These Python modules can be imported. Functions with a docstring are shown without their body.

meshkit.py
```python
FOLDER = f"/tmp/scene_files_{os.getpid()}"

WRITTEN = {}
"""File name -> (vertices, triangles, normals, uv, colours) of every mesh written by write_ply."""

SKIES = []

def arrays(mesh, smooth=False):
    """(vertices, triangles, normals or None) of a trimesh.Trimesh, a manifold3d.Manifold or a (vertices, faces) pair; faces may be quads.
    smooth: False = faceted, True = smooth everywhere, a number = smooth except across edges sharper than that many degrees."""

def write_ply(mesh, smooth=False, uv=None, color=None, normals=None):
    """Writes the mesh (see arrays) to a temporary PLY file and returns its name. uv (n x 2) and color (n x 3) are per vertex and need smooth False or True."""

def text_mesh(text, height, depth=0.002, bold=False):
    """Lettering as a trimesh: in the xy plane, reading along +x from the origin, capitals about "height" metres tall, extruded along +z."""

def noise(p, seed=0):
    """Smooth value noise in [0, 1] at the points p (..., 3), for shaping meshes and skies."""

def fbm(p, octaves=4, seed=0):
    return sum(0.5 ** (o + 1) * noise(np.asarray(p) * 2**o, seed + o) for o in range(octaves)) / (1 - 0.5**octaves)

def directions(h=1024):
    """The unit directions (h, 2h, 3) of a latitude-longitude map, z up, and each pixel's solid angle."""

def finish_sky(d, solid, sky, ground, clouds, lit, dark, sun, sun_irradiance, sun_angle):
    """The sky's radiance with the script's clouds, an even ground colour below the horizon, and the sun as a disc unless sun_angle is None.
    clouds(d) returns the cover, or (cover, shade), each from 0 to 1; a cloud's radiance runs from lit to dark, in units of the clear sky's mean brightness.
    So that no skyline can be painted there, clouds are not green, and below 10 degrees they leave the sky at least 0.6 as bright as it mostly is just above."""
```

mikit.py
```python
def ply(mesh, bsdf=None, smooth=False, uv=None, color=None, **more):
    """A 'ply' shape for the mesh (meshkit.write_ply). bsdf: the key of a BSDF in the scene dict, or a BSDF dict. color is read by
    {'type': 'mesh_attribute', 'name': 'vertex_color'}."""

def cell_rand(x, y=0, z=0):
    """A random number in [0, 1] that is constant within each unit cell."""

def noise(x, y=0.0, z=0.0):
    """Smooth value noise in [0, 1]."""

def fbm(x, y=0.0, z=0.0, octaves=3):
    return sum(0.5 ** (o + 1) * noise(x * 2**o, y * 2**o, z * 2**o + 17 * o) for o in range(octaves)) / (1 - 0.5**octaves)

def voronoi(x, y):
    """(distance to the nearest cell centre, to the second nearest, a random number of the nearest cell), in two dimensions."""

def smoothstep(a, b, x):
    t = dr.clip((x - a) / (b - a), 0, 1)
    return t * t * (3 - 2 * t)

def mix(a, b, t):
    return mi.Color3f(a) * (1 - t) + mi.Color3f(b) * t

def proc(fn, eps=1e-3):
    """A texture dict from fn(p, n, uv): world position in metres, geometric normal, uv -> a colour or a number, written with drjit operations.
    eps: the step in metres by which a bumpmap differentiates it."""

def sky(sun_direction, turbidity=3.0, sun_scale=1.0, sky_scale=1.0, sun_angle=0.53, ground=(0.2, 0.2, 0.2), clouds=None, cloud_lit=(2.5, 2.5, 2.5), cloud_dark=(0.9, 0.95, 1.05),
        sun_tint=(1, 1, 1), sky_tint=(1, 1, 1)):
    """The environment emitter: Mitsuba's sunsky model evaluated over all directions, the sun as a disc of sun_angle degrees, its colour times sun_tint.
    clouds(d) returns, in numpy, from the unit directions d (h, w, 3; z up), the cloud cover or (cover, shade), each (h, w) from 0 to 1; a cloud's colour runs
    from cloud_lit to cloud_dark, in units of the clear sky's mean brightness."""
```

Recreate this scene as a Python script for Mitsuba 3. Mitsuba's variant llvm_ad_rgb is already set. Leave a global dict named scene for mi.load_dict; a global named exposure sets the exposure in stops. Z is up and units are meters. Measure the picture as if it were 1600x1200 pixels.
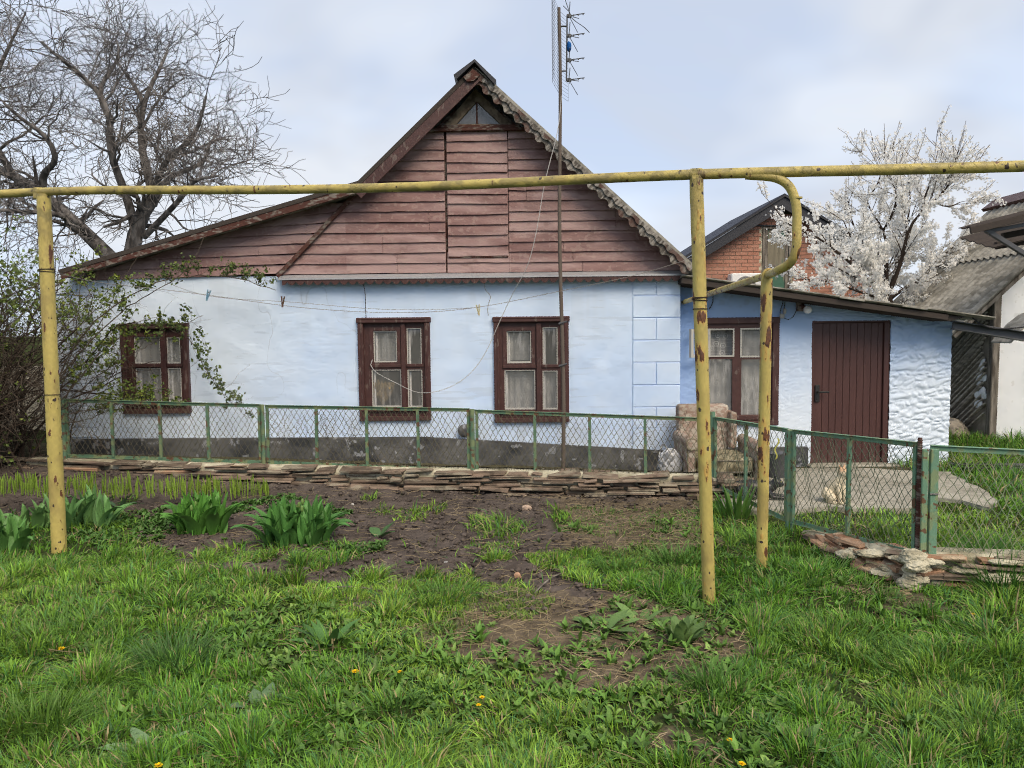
import math
import numpy as np
import trimesh
import shapely
from shapely.geometry import Polygon, LineString
import mitsuba as mi
import drjit as dr
import mikit
from mikit import proc, noise, fbm, voronoi, cell_rand, smoothstep, mix
from meshkit import noise as mnoise, fbm as mfbm

T = mi.ScalarTransform4f
scene, labels = {}, {}

# ---------------------------------------------------------------- camera
EYE = np.array([0.0, 0.0, 1.6])
FOC, CX, CY = 1200.0, 800.0, 600.0            # lens in pixels of the 1600 x 1200 photograph
PITCH, ROLL = math.atan(83 / 1200), 0.0108
FWD = np.array([0, math.cos(PITCH), -math.sin(PITCH)])
UP0 = np.array([0, math.sin(PITCH), math.cos(PITCH)])
RGT0 = np.array([1.0, 0, 0])
UPV = UP0 * math.cos(ROLL) + RGT0 * math.sin(ROLL)
RGT = RGT0 * math.cos(ROLL) - UP0 * math.sin(ROLL)
scene['camera'] = {'type': 'perspective', 'fov': 2 * math.degrees(math.atan(CX / FOC)), 'fov_axis': 'x', 'near_clip': 0.05, 'far_clip': 3000.0,
                   'to_world': T().look_at(origin=EYE.tolist(), target=(EYE + FWD).tolist(), up=UPV.tolist())}

# ---------------------------------------------------------------- sky and exposure: overcast, a broad soft sun behind the camera
def cloud_cover(d):
    h = np.clip(d[..., 2], 0.03, 1)
    q = np.stack([d[..., 0] / (h + 0.35) * 1.3, d[..., 1] / (h + 0.35) * 1.3, 0 * h], -1)
    w = np.stack([mfbm(q * 0.9 + 11, 2, 5), mfbm(q * 0.9 + 37, 2, 6), 0 * h], -1)
    n = mfbm(q * 1.25 + 1.3 * w, 5, 1)
    s = mfbm(q * 2.1 + 0.8 * w + 7, 4, 2)
    cover = 0.80 + 0.20 * np.clip((n - 0.36) / 0.22, 0, 1)
    return cover, np.clip((s - 0.40) / 0.30, 0, 1) * 0.75

scene['sky'] = mikit.sky((0.30, -0.62, 0.72), turbidity=3, sun_scale=0.30, sun_angle=36, clouds=cloud_cover, sky_scale=1.0,
                         cloud_lit=(1.25, 1.32, 1.43), cloud_dark=(0.90, 0.99, 1.17), sky_tint=(0.85, 0.85, 0.87), sun_tint=(0.98, 0.985, 0.985))
exposure = 3.06

# ---------------------------------------------------------------- helpers
used = {}

def key(name, parent=None):
    k = name if parent is None else parent + '__' + name
    n = used.get(k, 0)
    used[k] = n + 1
    return k if n == 0 else f'{k}_{n:03d}'

def thing(name, label, cat, group=None):
    k = key(name)
    labels[k] = {'label': label, 'category': cat}
    if group:
        labels[k]['group'] = group
    return k

def put(name, mesh, bsdf, parent=None, smooth=False, color=None, label=None, stuff=False, **more):
    k = key(name, parent)
    if isinstance(mesh, MB):
        if color is None and mesh.c:
            color = mesh.color()
        mesh = mesh.mesh()
    scene[k] = mikit.ply(mesh, bsdf, smooth=smooth, color=color, **more)
    if label or stuff:
        labels.setdefault(k, {})
        if label:
            labels[k]['label'] = label
        if stuff:
            labels[k]['kind'] = 'stuff'
    return k

def solo(name, mesh, bsdf, label, cat, group=None, **kw):
    k = put(name, mesh, bsdf, **kw)
    labels.setdefault(k, {}).update({'label': label, 'category': cat})
    if group:
        labels[k]['group'] = group
    return k

def structure(name, mesh, bsdf, label=None, **kw):
    k = put(name, mesh, bsdf, **kw)
    labels[k] = {'kind': 'structure'}
    if label:
        labels[k]['label'] = label
    return k

class MB:
    def __init__(self):
        self.v, self.f, self.c, self.n = [], [], [], 0
    def add(self, vf, col=None):
        v, f = vf
        v, f = np.asarray(v, float), np.asarray(f, int)
        if len(v) == 0:
            return self
        if f.shape[1] == 4:
            f = np.vstack([f[:, [0, 1, 2]], f[:, [0, 2, 3]]])
        self.v.append(v)
        self.f.append(f + self.n)
        self.n += len(v)
        if col is not None:
            self.c.append(np.broadcast_to(np.asarray(col, float), (len(v), 3)))
        return self
    def mesh(self):
        return trimesh.Trimesh(np.vstack(self.v), np.vstack(self.f), process=False)
    def color(self):
        return np.vstack(self.c)

def nrm(a):
    a = np.asarray(a, float)
    return a / (np.linalg.norm(a, axis=-1, keepdims=True) + 1e-12)

_cs = np.array([[a, b, c] for a in (-1, 1) for b in (-1, 1) for c in (-1, 1)], float)
_cv = np.array([[s[j] * (1 if j == k else 0.8) for j in range(3)] for s in _cs for k in range(3)])
_ck = np.array([k for s in _cs for k in range(3)])
_csg = np.repeat(_cs, 3, axis=0)
_hull = trimesh.convex.convex_hull(_cv)
_ix = np.array([np.argmin(np.linalg.norm(_cv - p, axis=1)) for p in _hull.vertices])
_cf = _ix[_hull.faces]

def cbox(size, b=0.004, o=(0, 0, 0), ax=None):
    """chamfered box of full size, centre o, axes ax (rows)"""
    h = np.asarray(size, float) / 2
    b = min(b, h.min() * 0.8)
    r = np.tile(h - b, (24, 1))
    r[np.arange(24), _ck] = h[_ck]
    v = _csg * r
    if ax is not None:
        v = v @ np.asarray(ax, float)
    return v + np.asarray(o, float), _cf

def bx(x0, x1, y0, y1, z0, z1, b=0.004):
    return cbox((x1 - x0, y1 - y0, z1 - z0), b, ((x0 + x1) / 2, (y0 + y1) / 2, (z0 + z1) / 2))

def bar(p, q, w, h, b=0.003, upv=(0, 0, 1), ext=0.0):
    """box from p to q, w across (horizontal), h along upv"""
    p, q = np.asarray(p, float), np.asarray(q, float)
    t = q - p
    L = np.linalg.norm(t)
    t = t / L
    s = nrm(np.cross(t, upv))
    u = np.cross(s, t)
    return cbox((L + 2 * ext, w, h), b, (p + q) / 2, np.array([t, s, u]))

def tube(pts, rad, n=6, cap=True):
    p = np.asarray(pts, float)
    m = len(p)
    r = np.broadcast_to(np.asarray(rad, float), (m,))
    t = np.gradient(p, axis=0)
    t = nrm(t)
    a = np.zeros_like(p)
    ref = np.array([0.0, 0, 1]) if abs(t[0, 2]) < 0.9 else np.array([1.0, 0, 0])
    a0 = nrm(np.cross(t[0], ref))
    for i in range(m):
        a0 = a0 - t[i] * a0.dot(t[i])
        a0 = a0 / (math.sqrt(a0.dot(a0)) + 1e-12)
        a[i] = a0
    b = np.cross(t, a)
    g = np.arange(n) * 2 * np.pi / n
    v = (p[:, None] + r[:, None, None] * (np.cos(g)[None, :, None] * a[:, None] + np.sin(g)[None, :, None] * b[:, None])).reshape(-1, 3)
    i, j = np.meshgrid(np.arange(m - 1), np.arange(n), indexing='ij')
    j2 = (j + 1) % n
    f = np.stack([i * n + j, i * n + j2, (i + 1) * n + j2, (i + 1) * n + j], -1).reshape(-1, 4)
    f = np.vstack([f[:, [0, 1, 2]], f[:, [0, 2, 3]]])
    if cap and n > 2:
        c0 = np.stack([np.zeros(n - 2, int), np.arange(2, n), np.arange(1, n - 1)], 1)
        c1 = np.stack([np.zeros(n - 2, int), np.arange(1, n - 1), np.arange(2, n)], 1) + (m - 1) * n
        f = np.vstack([f, c0, c1])
    return v, f

def tubes(P, R, n=3):
    """many open tubes at once: P (k, m, 3), R (k, m)"""
    k, m = P.shape[:2]
    t = nrm(np.gradient(P, axis=1))
    ref = np.where(np.abs(t[:, :1, 2:]) < .9, np.array([0, 0, 1.0]), np.array([1.0, 0, 0]))
    a = nrm(np.cross(t, np.broadcast_to(ref, t.shape)))
    b = np.cross(t, a)
    g = np.arange(n) * 2 * np.pi / n
    v = P[:, :, None] + R[:, :, None, None] * (np.cos(g)[:, None] * a[:, :, None] + np.sin(g)[:, None] * b[:, :, None])
    i, j = np.meshgrid(np.arange(m - 1), np.arange(n), indexing='ij')
    q = np.stack([i * n + j, i * n + (j + 1) % n, (i + 1) * n + (j + 1) % n, (i + 1) * n + j], -1).reshape(-1, 4)
    q = np.vstack([q[:, [0, 1, 2]], q[:, [0, 2, 3]]])
    f = (q[None] + (np.arange(k) * m * n)[:, None, None]).reshape(-1, 3)
    return v.reshape(-1, 3), f

class Strands:
    """collects thin tubes and meshes those of equal length together"""
    def __init__(self):
        self.b = {}
    def add(self, pts, r0, r1, n=3):
        self.b.setdefault((len(pts), n), []).append((pts, np.linspace(r0, r1, len(pts))))
    def into(self, mb, col=None):
        for (m, n), L in self.b.items():
            mb.add(tubes(np.array([p for p, _ in L]), np.array([r_ for _, r_ in L]), n), col)
        self.b = {}
        return mb

def prism(poly, y0, y1):
    """polygon in (x, z), extruded from y0 to y1"""
    P = poly if isinstance(poly, Polygon) else Polygon(poly)
    m = trimesh.creation.extrude_polygon(P, y1 - y0, engine='earcut')
    v = np.array(m.vertices)
    return np.stack([v[:, 0], y0 + v[:, 2], v[:, 1]], 1), np.array(m.faces)[:, ::-1]

def slab(poly, z0, z1):
    m = trimesh.creation.extrude_polygon(poly if isinstance(poly, Polygon) else Polygon(poly), z1 - z0, engine='earcut')
    v = np.array(m.vertices)
    v[:, 2] += z0
    return v, np.array(m.faces)

def smooth_path(pts, n=24):
    p = np.asarray(pts, float)
    from scipy.interpolate import CubicSpline
    d = np.concatenate([[0], np.cumsum(np.linalg.norm(np.diff(p, axis=0), axis=1))])
    return CubicSpline(d, p, bc_type='natural')(np.linspace(0, d[-1], n))

def ray(px, py):
    return nrm(FWD * FOC + RGT * (px - CX) + UPV * (CY - py))

def at(px, py, Y):
    """the point of the plane y = Y that the photograph shows at this pixel: how measurements were taken"""
    d = ray(px, py)
    return EYE + d * (Y / d[1])

def sst(a, b, x):
    t = np.clip((x - a) / (b - a), 0, 1)
    return t * t * (3 - 2 * t)

# fence lines on the ground
FA, FB, FC, FD = np.array([-4.62, 7.85]), np.array([1.88, 7.2]), np.array([2.53, 4.66]), np.array([4.2, 4.4])

def gbase(x, y):
    z = 0.25 * np.clip((1.7 - x) / 6.0, 0, 1.3) * sst(6.2, 8.0, y)
    z = z + 0.015 * sst(5.9, 6.9, y) * (1 - sst(1.7, 2.0, x))
    side = FB[0] + (FC[0] - FB[0]) * (FB[1] - y) / (FB[1] - FC[1])
    z = z + 0.11 * sst(0.0, 0.25, x - side) * sst(4.5, 4.8, y) * (1 - sst(5.2, 6.6, y)) * (x > 1.5)
    z = z + 0.12 * sst(9.2, 11, y) * sst(4.6, 6, x)
    return z

def gz(x, y):
    x, y = np.asarray(x, float), np.asarray(y, float)
    p = np.stack([x * 1.1, y * 1.1, 0 * x], -1)
    return gbase(x, y) + 0.05 * (mfbm(p, 3, 3) - 0.5)

def G(px, py):
    d = ray(px, py)
    z = 0.0
    for _ in range(8):
        P = EYE + d * ((z - EYE[2]) / d[2])
        z = float(gz(P[0], P[1]))
    return P

def gpoly(pts):
    return Polygon([G(*p)[:2] for p in pts]).buffer(0)

# ---------------------------------------------------------------- materials
def diffuse(tex):
    return {'type': 'twosided', 'bsdf': {'type': 'diffuse', 'reflectance': tex}}

def rgb(*c):
    return {'type': 'rgb', 'value': list(c)}

def prin(tex, rough=0.5, spec=0.5, **kw):
    return {'type': 'twosided', 'bsdf': {'type': 'principled', 'base_color': tex, 'roughness': rough, 'specular': spec, **kw}}

def bump(b, fn, scale=1.0, eps=0.003):
    inner = b['bsdf'] if b['type'] == 'twosided' else b
    return {'type': 'twosided', 'bsdf': {'type': 'bumpmap', 'arbitrary': proc(fn, eps), 'scale': scale, 'bsdf': inner}}

VC = {'type': 'mesh_attribute', 'name': 'vertex_color'}
scene['mat_vertex'] = diffuse(VC)
scene['mat_leaf'] = prin(VC, 0.5, 0.25)
scene['mat_gloss_leaf'] = prin(VC, 0.48, 0.28)

def c_wall(p, n, uv):
    a = fbm(p.x * 0.9, p.z * 1.1 + 3, 1.0, 4)
    b = fbm(p.x * 5.0, p.z * 5.0, 2.0, 3)
    left = 1 - smoothstep(-3.0, -1.9, p.x + 0.6 * a)
    c = mix((0.56, 0.69, 0.885), (0.505, 0.645, 0.875), smoothstep(0.30, 0.70, a))
    c = mix(c, (0.65, 0.745, 0.86), 0.75 * left)
    c = mix(c, (0.60, 0.71, 0.88), 0.35 * smoothstep(0.40, 0.75, b))
    scr = smoothstep(0.66, 0.72, fbm(p.x * 3.2, p.z * 34, 5.0, 3)) * smoothstep(0.5, 0.62, fbm(p.x * 1.4, p.z * 1.9, 7.0, 3))
    c = mix(c, (0.42, 0.50, 0.62), 0.35 * scr)
    grime = (1 - smoothstep(0.25, 1.0, p.z + 0.35 * fbm(p.x * 3, p.z * 0.6, 0.0, 3))) * smoothstep(0.35, 0.65, fbm(p.x * 9, p.z * 2, 4.0, 3))
    c = mix(c, (0.38, 0.38, 0.36), 0.45 * grime)
    streak = smoothstep(0.60, 0.75, fbm(p.x * 7, p.z * 0.8, 6.0, 3)) * smoothstep(1.2, 2.3, p.z)
    c = mix(c, (0.45, 0.50, 0.58), 0.22 * streak)
    crack = 1 - smoothstep(0.0, 0.006, dr.abs(fbm(p.x * 1.3, p.z * 1.0, 9.0, 4) - 0.47))
    c = mix(c, (0.36, 0.41, 0.50), 0.45 * crack * smoothstep(0.5, 0.6, fbm(p.x * 0.7, p.z * 0.7, 3.3, 2)))
    return c

def b_wall(p, n, uv):
    return 0.010 * fbm(p.x * 6, p.z * 6, 1.0, 4) + 0.0018 * fbm(p.x * 5 + 2 * p.z, p.z * 22, 4.0, 3) + 0.002 * noise(p.x * 60, p.z * 60, 0)
scene['mat_wall'] = bump(diffuse(proc(c_wall)), b_wall, 1.0, 0.006)

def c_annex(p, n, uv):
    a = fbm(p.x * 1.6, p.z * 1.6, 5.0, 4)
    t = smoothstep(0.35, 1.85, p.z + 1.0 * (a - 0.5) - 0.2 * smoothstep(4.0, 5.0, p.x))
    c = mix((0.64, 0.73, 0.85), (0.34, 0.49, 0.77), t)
    c = mix(c, (0.22, 0.36, 0.66), 0.75 * (1 - smoothstep(2.1, 2.35, p.x + 0.2 * (a - 0.5))))  # strip beside the house corner: shade there painted in as deeper blue
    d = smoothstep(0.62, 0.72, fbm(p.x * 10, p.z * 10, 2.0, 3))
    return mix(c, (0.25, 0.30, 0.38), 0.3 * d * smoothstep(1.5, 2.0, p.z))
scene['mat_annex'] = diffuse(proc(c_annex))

def c_plinth(p, n, uv):
    a = fbm(p.x * 3, p.z * 4, 5.0, 4)
    c = mix((0.045, 0.049, 0.056), (0.125, 0.128, 0.132), smoothstep(0.3, 0.72, a))
    return mix(c, (0.42, 0.45, 0.5), 0.45 * smoothstep(0.69, 0.76, fbm(p.x * 13, p.z * 13, 1.0, 3)))
scene['mat_plinth'] = bump(diffuse(proc(c_plinth)), lambda p, n, uv: 0.012 * fbm(p.x * 25, p.z * 25, 0.0, 3), 1.0, 0.004)

def c_side(p, n, uv):
    a = fbm(p.x * 1.7, p.z * 9, 2.0, 4)
    r = cell_rand(p.x * 0.55, p.z * 4.5, 3)
    c = mix((0.190, 0.108, 0.104), (0.305, 0.208, 0.203), smoothstep(0.3, 0.7, 0.75 * a + 0.25 * r))
    st = smoothstep(0.58, 0.74, fbm(p.x * 5, p.z * 9, 8.0, 4))
    c = mix(c, (0.115, 0.060, 0.056), 0.40 * st)
    return mix(c, (0.30, 0.22, 0.20), 0.4 * smoothstep(0.66, 0.72, fbm(p.x * 30, p.z * 30, 3.0, 2)))
def b_side(p, n, uv):
    return 0.020 * fbm(p.x * 2.2, p.z * 7, 1.0, 3)
scene['mat_siding'] = bump(prin(proc(c_side), 0.55, 0.3), b_side, 1.0, 0.006)

def c_trim(p, n, uv):
    a = fbm(p.x * 25, p.z * 25, p.y * 25, 3)
    c = mix((0.040, 0.017, 0.017), (0.075, 0.033, 0.030), a)
    w = smoothstep(0.66, 0.74, fbm(p.x * 40, p.z * 11, p.y * 20 + 5, 3))
    return mix(c, (0.16, 0.13, 0.115), 0.55 * w)
def c_door(p, n, uv):
    a = fbm(p.x * 18, p.z * 3, p.y * 18, 4)
    c = mix((0.052, 0.022, 0.021), (0.078, 0.035, 0.032), a)
    return mix(c, (0.11, 0.075, 0.065), 0.5 * (1 - smoothstep(0.0, 0.3, p.z)) * smoothstep(0.4, 0.6, fbm(p.x * 12, p.z * 12, 1.0, 2)))
scene['mat_door'] = prin(proc(c_door), 0.42, 0.45)
scene['mat_trim'] = bump(prin(proc(c_trim), 0.5, 0.4), lambda p, n, uv: 0.002 * fbm(p.x * 60, p.z * 30, p.y * 60, 2), 1.0, 0.003)

def c_barge(p, n, uv):
    a = fbm(p.x * 9, p.z * 9, p.y * 5, 4)
    g = fbm(p.x * 26, p.z * 60, p.y * 20, 4)
    c = mix((0.10, 0.050, 0.042), (0.06, 0.030, 0.027), a)
    return mix(c, mix((0.12, 0.105, 0.095), (0.27, 0.25, 0.225), g), 0.85 * smoothstep(0.45, 0.62, 0.5 * a + 0.5 * g))
scene['mat_old_board'] = diffuse(proc(c_barge))

def c_barge2(p, n, uv):
    g = fbm((p.x + p.z) * 10, (p.x - p.z) * 38, 2.0, 4)
    h = fbm(p.x * 6, p.z * 6, 3.0, 3)
    c = mix((0.085, 0.078, 0.070), (0.30, 0.285, 0.265), smoothstep(0.28, 0.75, g))
    return mix(c, (0.095, 0.052, 0.045), 0.75 * smoothstep(0.54, 0.62, h))
scene['mat_carved'] = diffuse(proc(c_barge2))

def c_wood(p, n, uv):
    g = fbm(p.x * 30, p.z * 5, p.y * 30, 4)
    c = mix((0.085, 0.075, 0.065), (0.24, 0.22, 0.195), smoothstep(0.25, 0.75, g))
    return c
scene['mat_grey_wood'] = diffuse(proc(c_wood))

def c_slate(p, n, uv):
    a = fbm(p.x * 2.2, p.y * 2.2, p.z * 2.2, 4)
    g = fbm(p.x * 24, p.y * 24, p.z * 24, 3)
    c = mix((0.185, 0.178, 0.158), (0.38, 0.37, 0.335), smoothstep(0.25, 0.75, 0.45 * a + 0.55 * g))
    m = smoothstep(0.56, 0.66, fbm(p.x * 7, p.y * 3, p.z * 7, 4))
    return mix(c, (0.10, 0.096, 0.082), 0.5 * m)
scene['mat_slate'] = diffuse(proc(c_slate))

def c_yellow(p, n, uv):
    a = fbm(p.x * 3.1, p.y * 3.1, p.z * 3.1, 3)
    c = mix((0.46, 0.375, 0.115), (0.36, 0.30, 0.095), a)
    c = mix(c, (0.26, 0.20, 0.075), 0.6 * smoothstep(0.48, 0.7, fbm(p.x * 11, p.y * 11, p.z * 5 + 8, 4)))
    hi = smoothstep(0.75, 2.2, p.z)
    rr = smoothstep(-0.5, 0.8, p.x)
    f1 = fbm(p.x * 34, p.y * 34, p.z * 9, 4)
    big = fbm(p.x * 6 + 3, p.y * 6, p.z * 2.6, 3)
    thr = 0.68 - 0.13 * rr * smoothstep(0.42, 0.6, big) * (1 - smoothstep(2.25, 2.35, p.z)) + 0.03 * smoothstep(2.3, 2.4, p.z)
    c = c * (0.86 + 0.28 * fbm(p.x * 70, p.y * 70, p.z * 40, 3))
    rust = smoothstep(thr, thr + 0.03, f1)
    halo = smoothstep(thr - 0.09, thr, f1) * rr * (1 - smoothstep(2.3, 2.4, p.z))
    c = mix(c, (0.46, 0.25, 0.06), 0.55 * halo)
    c = mix(c, mix((0.16, 0.062, 0.026), (0.055, 0.030, 0.022), noise(p.x * 70, p.y * 70, p.z * 70)), rust)
    chip = smoothstep(0.765, 0.785, fbm(p.x * 48 + 9, p.y * 48, p.z * 22, 2))
    c = mix(c, (0.045, 0.032, 0.026), chip)
    lich = smoothstep(0.46, 0.62, fbm(p.x * 13, p.y * 13, p.z * 13 + 5, 4)) * smoothstep(2.3, 2.4, p.z)
    seam = smoothstep(0.010, 0.004, dr.abs(p.x - (1.19 + (p.z - 1.2) * -0.036) + 0.012 * (noise(p.z * 9) - 0.5))) * rr * smoothstep(0.3, 0.45, p.z) * smoothstep(0.35, 0.5, noise(p.z * 6, 3.0)) * (1 - smoothstep(2.2, 2.3, p.z))
    c = mix(c, (0.13, 0.05, 0.022), 0.85 * seam)
    return mix(c, (0.17, 0.145, 0.065), 0.62 * lich)
scene['mat_yellow'] = bump(prin(proc(c_yellow), 0.5, 0.45), lambda p, n, uv: 0.0022 * smoothstep(0.60, 0.66, fbm(p.x * 34, p.y * 34, p.z * 9, 4)) + 0.001 * noise(p.x * 90, p.y * 90, p.z * 90), 1.0, 0.002)

def c_green(p, n, uv):
    a = fbm(p.x * 5, p.y * 5, p.z * 5, 3)
    right = smoothstep(1.2, 2.2, p.x)
    c = mix((0.065, 0.135, 0.092), (0.105, 0.185, 0.115), a)
    c = mix(c, (0.15, 0.285, 0.20), 0.62 * right)
    lich = smoothstep(0.47, 0.62, fbm(p.x * 22, p.y * 22, p.z * 16, 3))
    c = mix(c, (0.22, 0.235, 0.105), 0.55 * lich)
    rust = smoothstep(0.62, 0.67, fbm(p.x * 26 + 4, p.y * 26, p.z * 20, 3))
    return mix(c, (0.12, 0.055, 0.032), 0.9 * rust)
scene['mat_green'] = prin(proc(c_green), 0.55, 0.35)

def c_wire(p, n, uv):
    a = fbm(p.x * 4, p.y * 4, p.z * 6, 3)
    right = smoothstep(1.6, 2.4, p.x)
    return mix(mix((0.075, 0.088, 0.062), (0.145, 0.125, 0.090), a), mix((0.15, 0.21, 0.155), (0.22, 0.21, 0.145), a), right)
scene['mat_wire'] = diffuse(proc(c_wire))

def c_tile(p, n, uv):
    r = fbm(p.x * 2.5, p.y * 3, p.z * 30, 2)
    c = mix((0.140, 0.112, 0.088), (0.250, 0.190, 0.148), smoothstep(0.3, 0.7, r))
    c = mix(c, (0.29, 0.265, 0.205), 0.75 * smoothstep(0.5, 0.64, fbm(p.x * 6, p.y * 9, p.z * 20, 3)))
    return mix(c, (0.075, 0.063, 0.05), 0.6 * smoothstep(0.54, 0.66, fbm(p.x * 15, p.y * 15, p.z * 15, 3)))
scene['mat_tile'] = diffuse(proc(c_tile))

def c_tile2(p, n, uv):
    r = fbm(p.x * 9, p.y * 9, p.z * 30, 3)
    c = mix((0.25, 0.145, 0.095), (0.38, 0.255, 0.175), smoothstep(0.3, 0.7, r))
    return mix(c, (0.42, 0.36, 0.26), 0.6 * smoothstep(0.52, 0.64, fbm(p.x * 13, p.y * 13, p.z * 20, 3)))
scene['mat_red_tile'] = diffuse(proc(c_tile2))

def c_mortar(p, n, uv):
    a = fbm(p.x * 9, p.y * 9, p.z * 12, 4)
    return mix((0.24, 0.22, 0.155), (0.50, 0.475, 0.37), smoothstep(0.25, 0.7, a))
scene['mat_mortar'] = bump(diffuse(proc(c_mortar)), lambda p, n, uv: 0.012 * fbm(p.x * 40, p.y * 40, p.z * 40, 2), 1.0, 0.003)

def c_concrete(p, n, uv):
    a = fbm(p.x * 2.5, p.y * 2.5, 1.0, 4)
    g = fbm(p.x * 20, p.y * 20, 1.0, 3)
    return mix((0.22, 0.21, 0.175), (0.38, 0.365, 0.315), smoothstep(0.25, 0.75, 0.6 * a + 0.4 * g))
scene['mat_concrete'] = diffuse(proc(c_concrete))

def c_brick(p, n, uv):
    r = cell_rand(p.x * 4.2 + 0.5 * cell_rand(p.z * 13.5), p.z * 13.5, 2)
    g = fbm(p.x * 20, p.z * 20, 3.0, 3)
    return mix((0.30, 0.140, 0.100), (0.44, 0.245, 0.185), 0.5 * r + 0.5 * g)
scene['mat_brick'] = diffuse(proc(c_brick))

def c_bark(p, n, uv):
    g = fbm(p.x * 14, p.y * 14, p.z * 5, 3)
    return mix((0.065, 0.060, 0.058), (0.21, 0.197, 0.19), smoothstep(0.25, 0.75, g))
scene['mat_bark'] = diffuse(proc(c_bark))
scene['mat_dark_bark'] = diffuse(rgb(0.055, 0.042, 0.034))
scene['mat_twig'] = diffuse(rgb(0.078, 0.064, 0.052))

def c_lace(p, n, uv):
    fold = 0.5 + 0.5 * dr.sin(p.x * 62 + 3 * noise(p.x * 9, p.z * 2))
    d1, d2, w = voronoi(p.x * 11, p.z * 11)
    ring = dr.sin(d1 * 26)
    flower = smoothstep(0.0, 0.5, ring) * smoothstep(0.62, 0.25, d1)
    low = smoothstep(0.25, 0.0, dr.abs(fbm(p.x * 3, p.z * 3, 8.0, 2) - 0.55))
    band = smoothstep(0.86, 0.93, dr.sin(p.z * 150))
    c = mix((0.25, 0.26, 0.265), (0.37, 0.375, 0.375), 0.6 * fold)
    c = mix(c, (0.56, 0.56, 0.55), 0.35 * band)
    return mix(c, (0.72, 0.72, 0.70), 0.8 * flower * low)
scene['mat_lace'] = diffuse(proc(c_lace))

def c_arm(p, n, uv):
    a = fbm(p.x * 27, p.y * 27, p.z * 27, 4)
    c = mix((0.31, 0.225, 0.185), (0.43, 0.39, 0.335), smoothstep(0.42, 0.58, a))
    return mix(c, (0.13, 0.085, 0.06), 0.45 * smoothstep(0.55, 0.7, fbm(p.x * 5, p.y * 5, p.z * 5, 3)))
scene['mat_armchair'] = diffuse(proc(c_arm))
def c_cush(p, n, uv):
    a = fbm(p.x * 30, p.y * 30, p.z * 12, 3)
    return mix((0.10, 0.088, 0.058), (0.33, 0.30, 0.21), smoothstep(0.3, 0.72, a))
scene['mat_cushion'] = diffuse(proc(c_cush))

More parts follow.
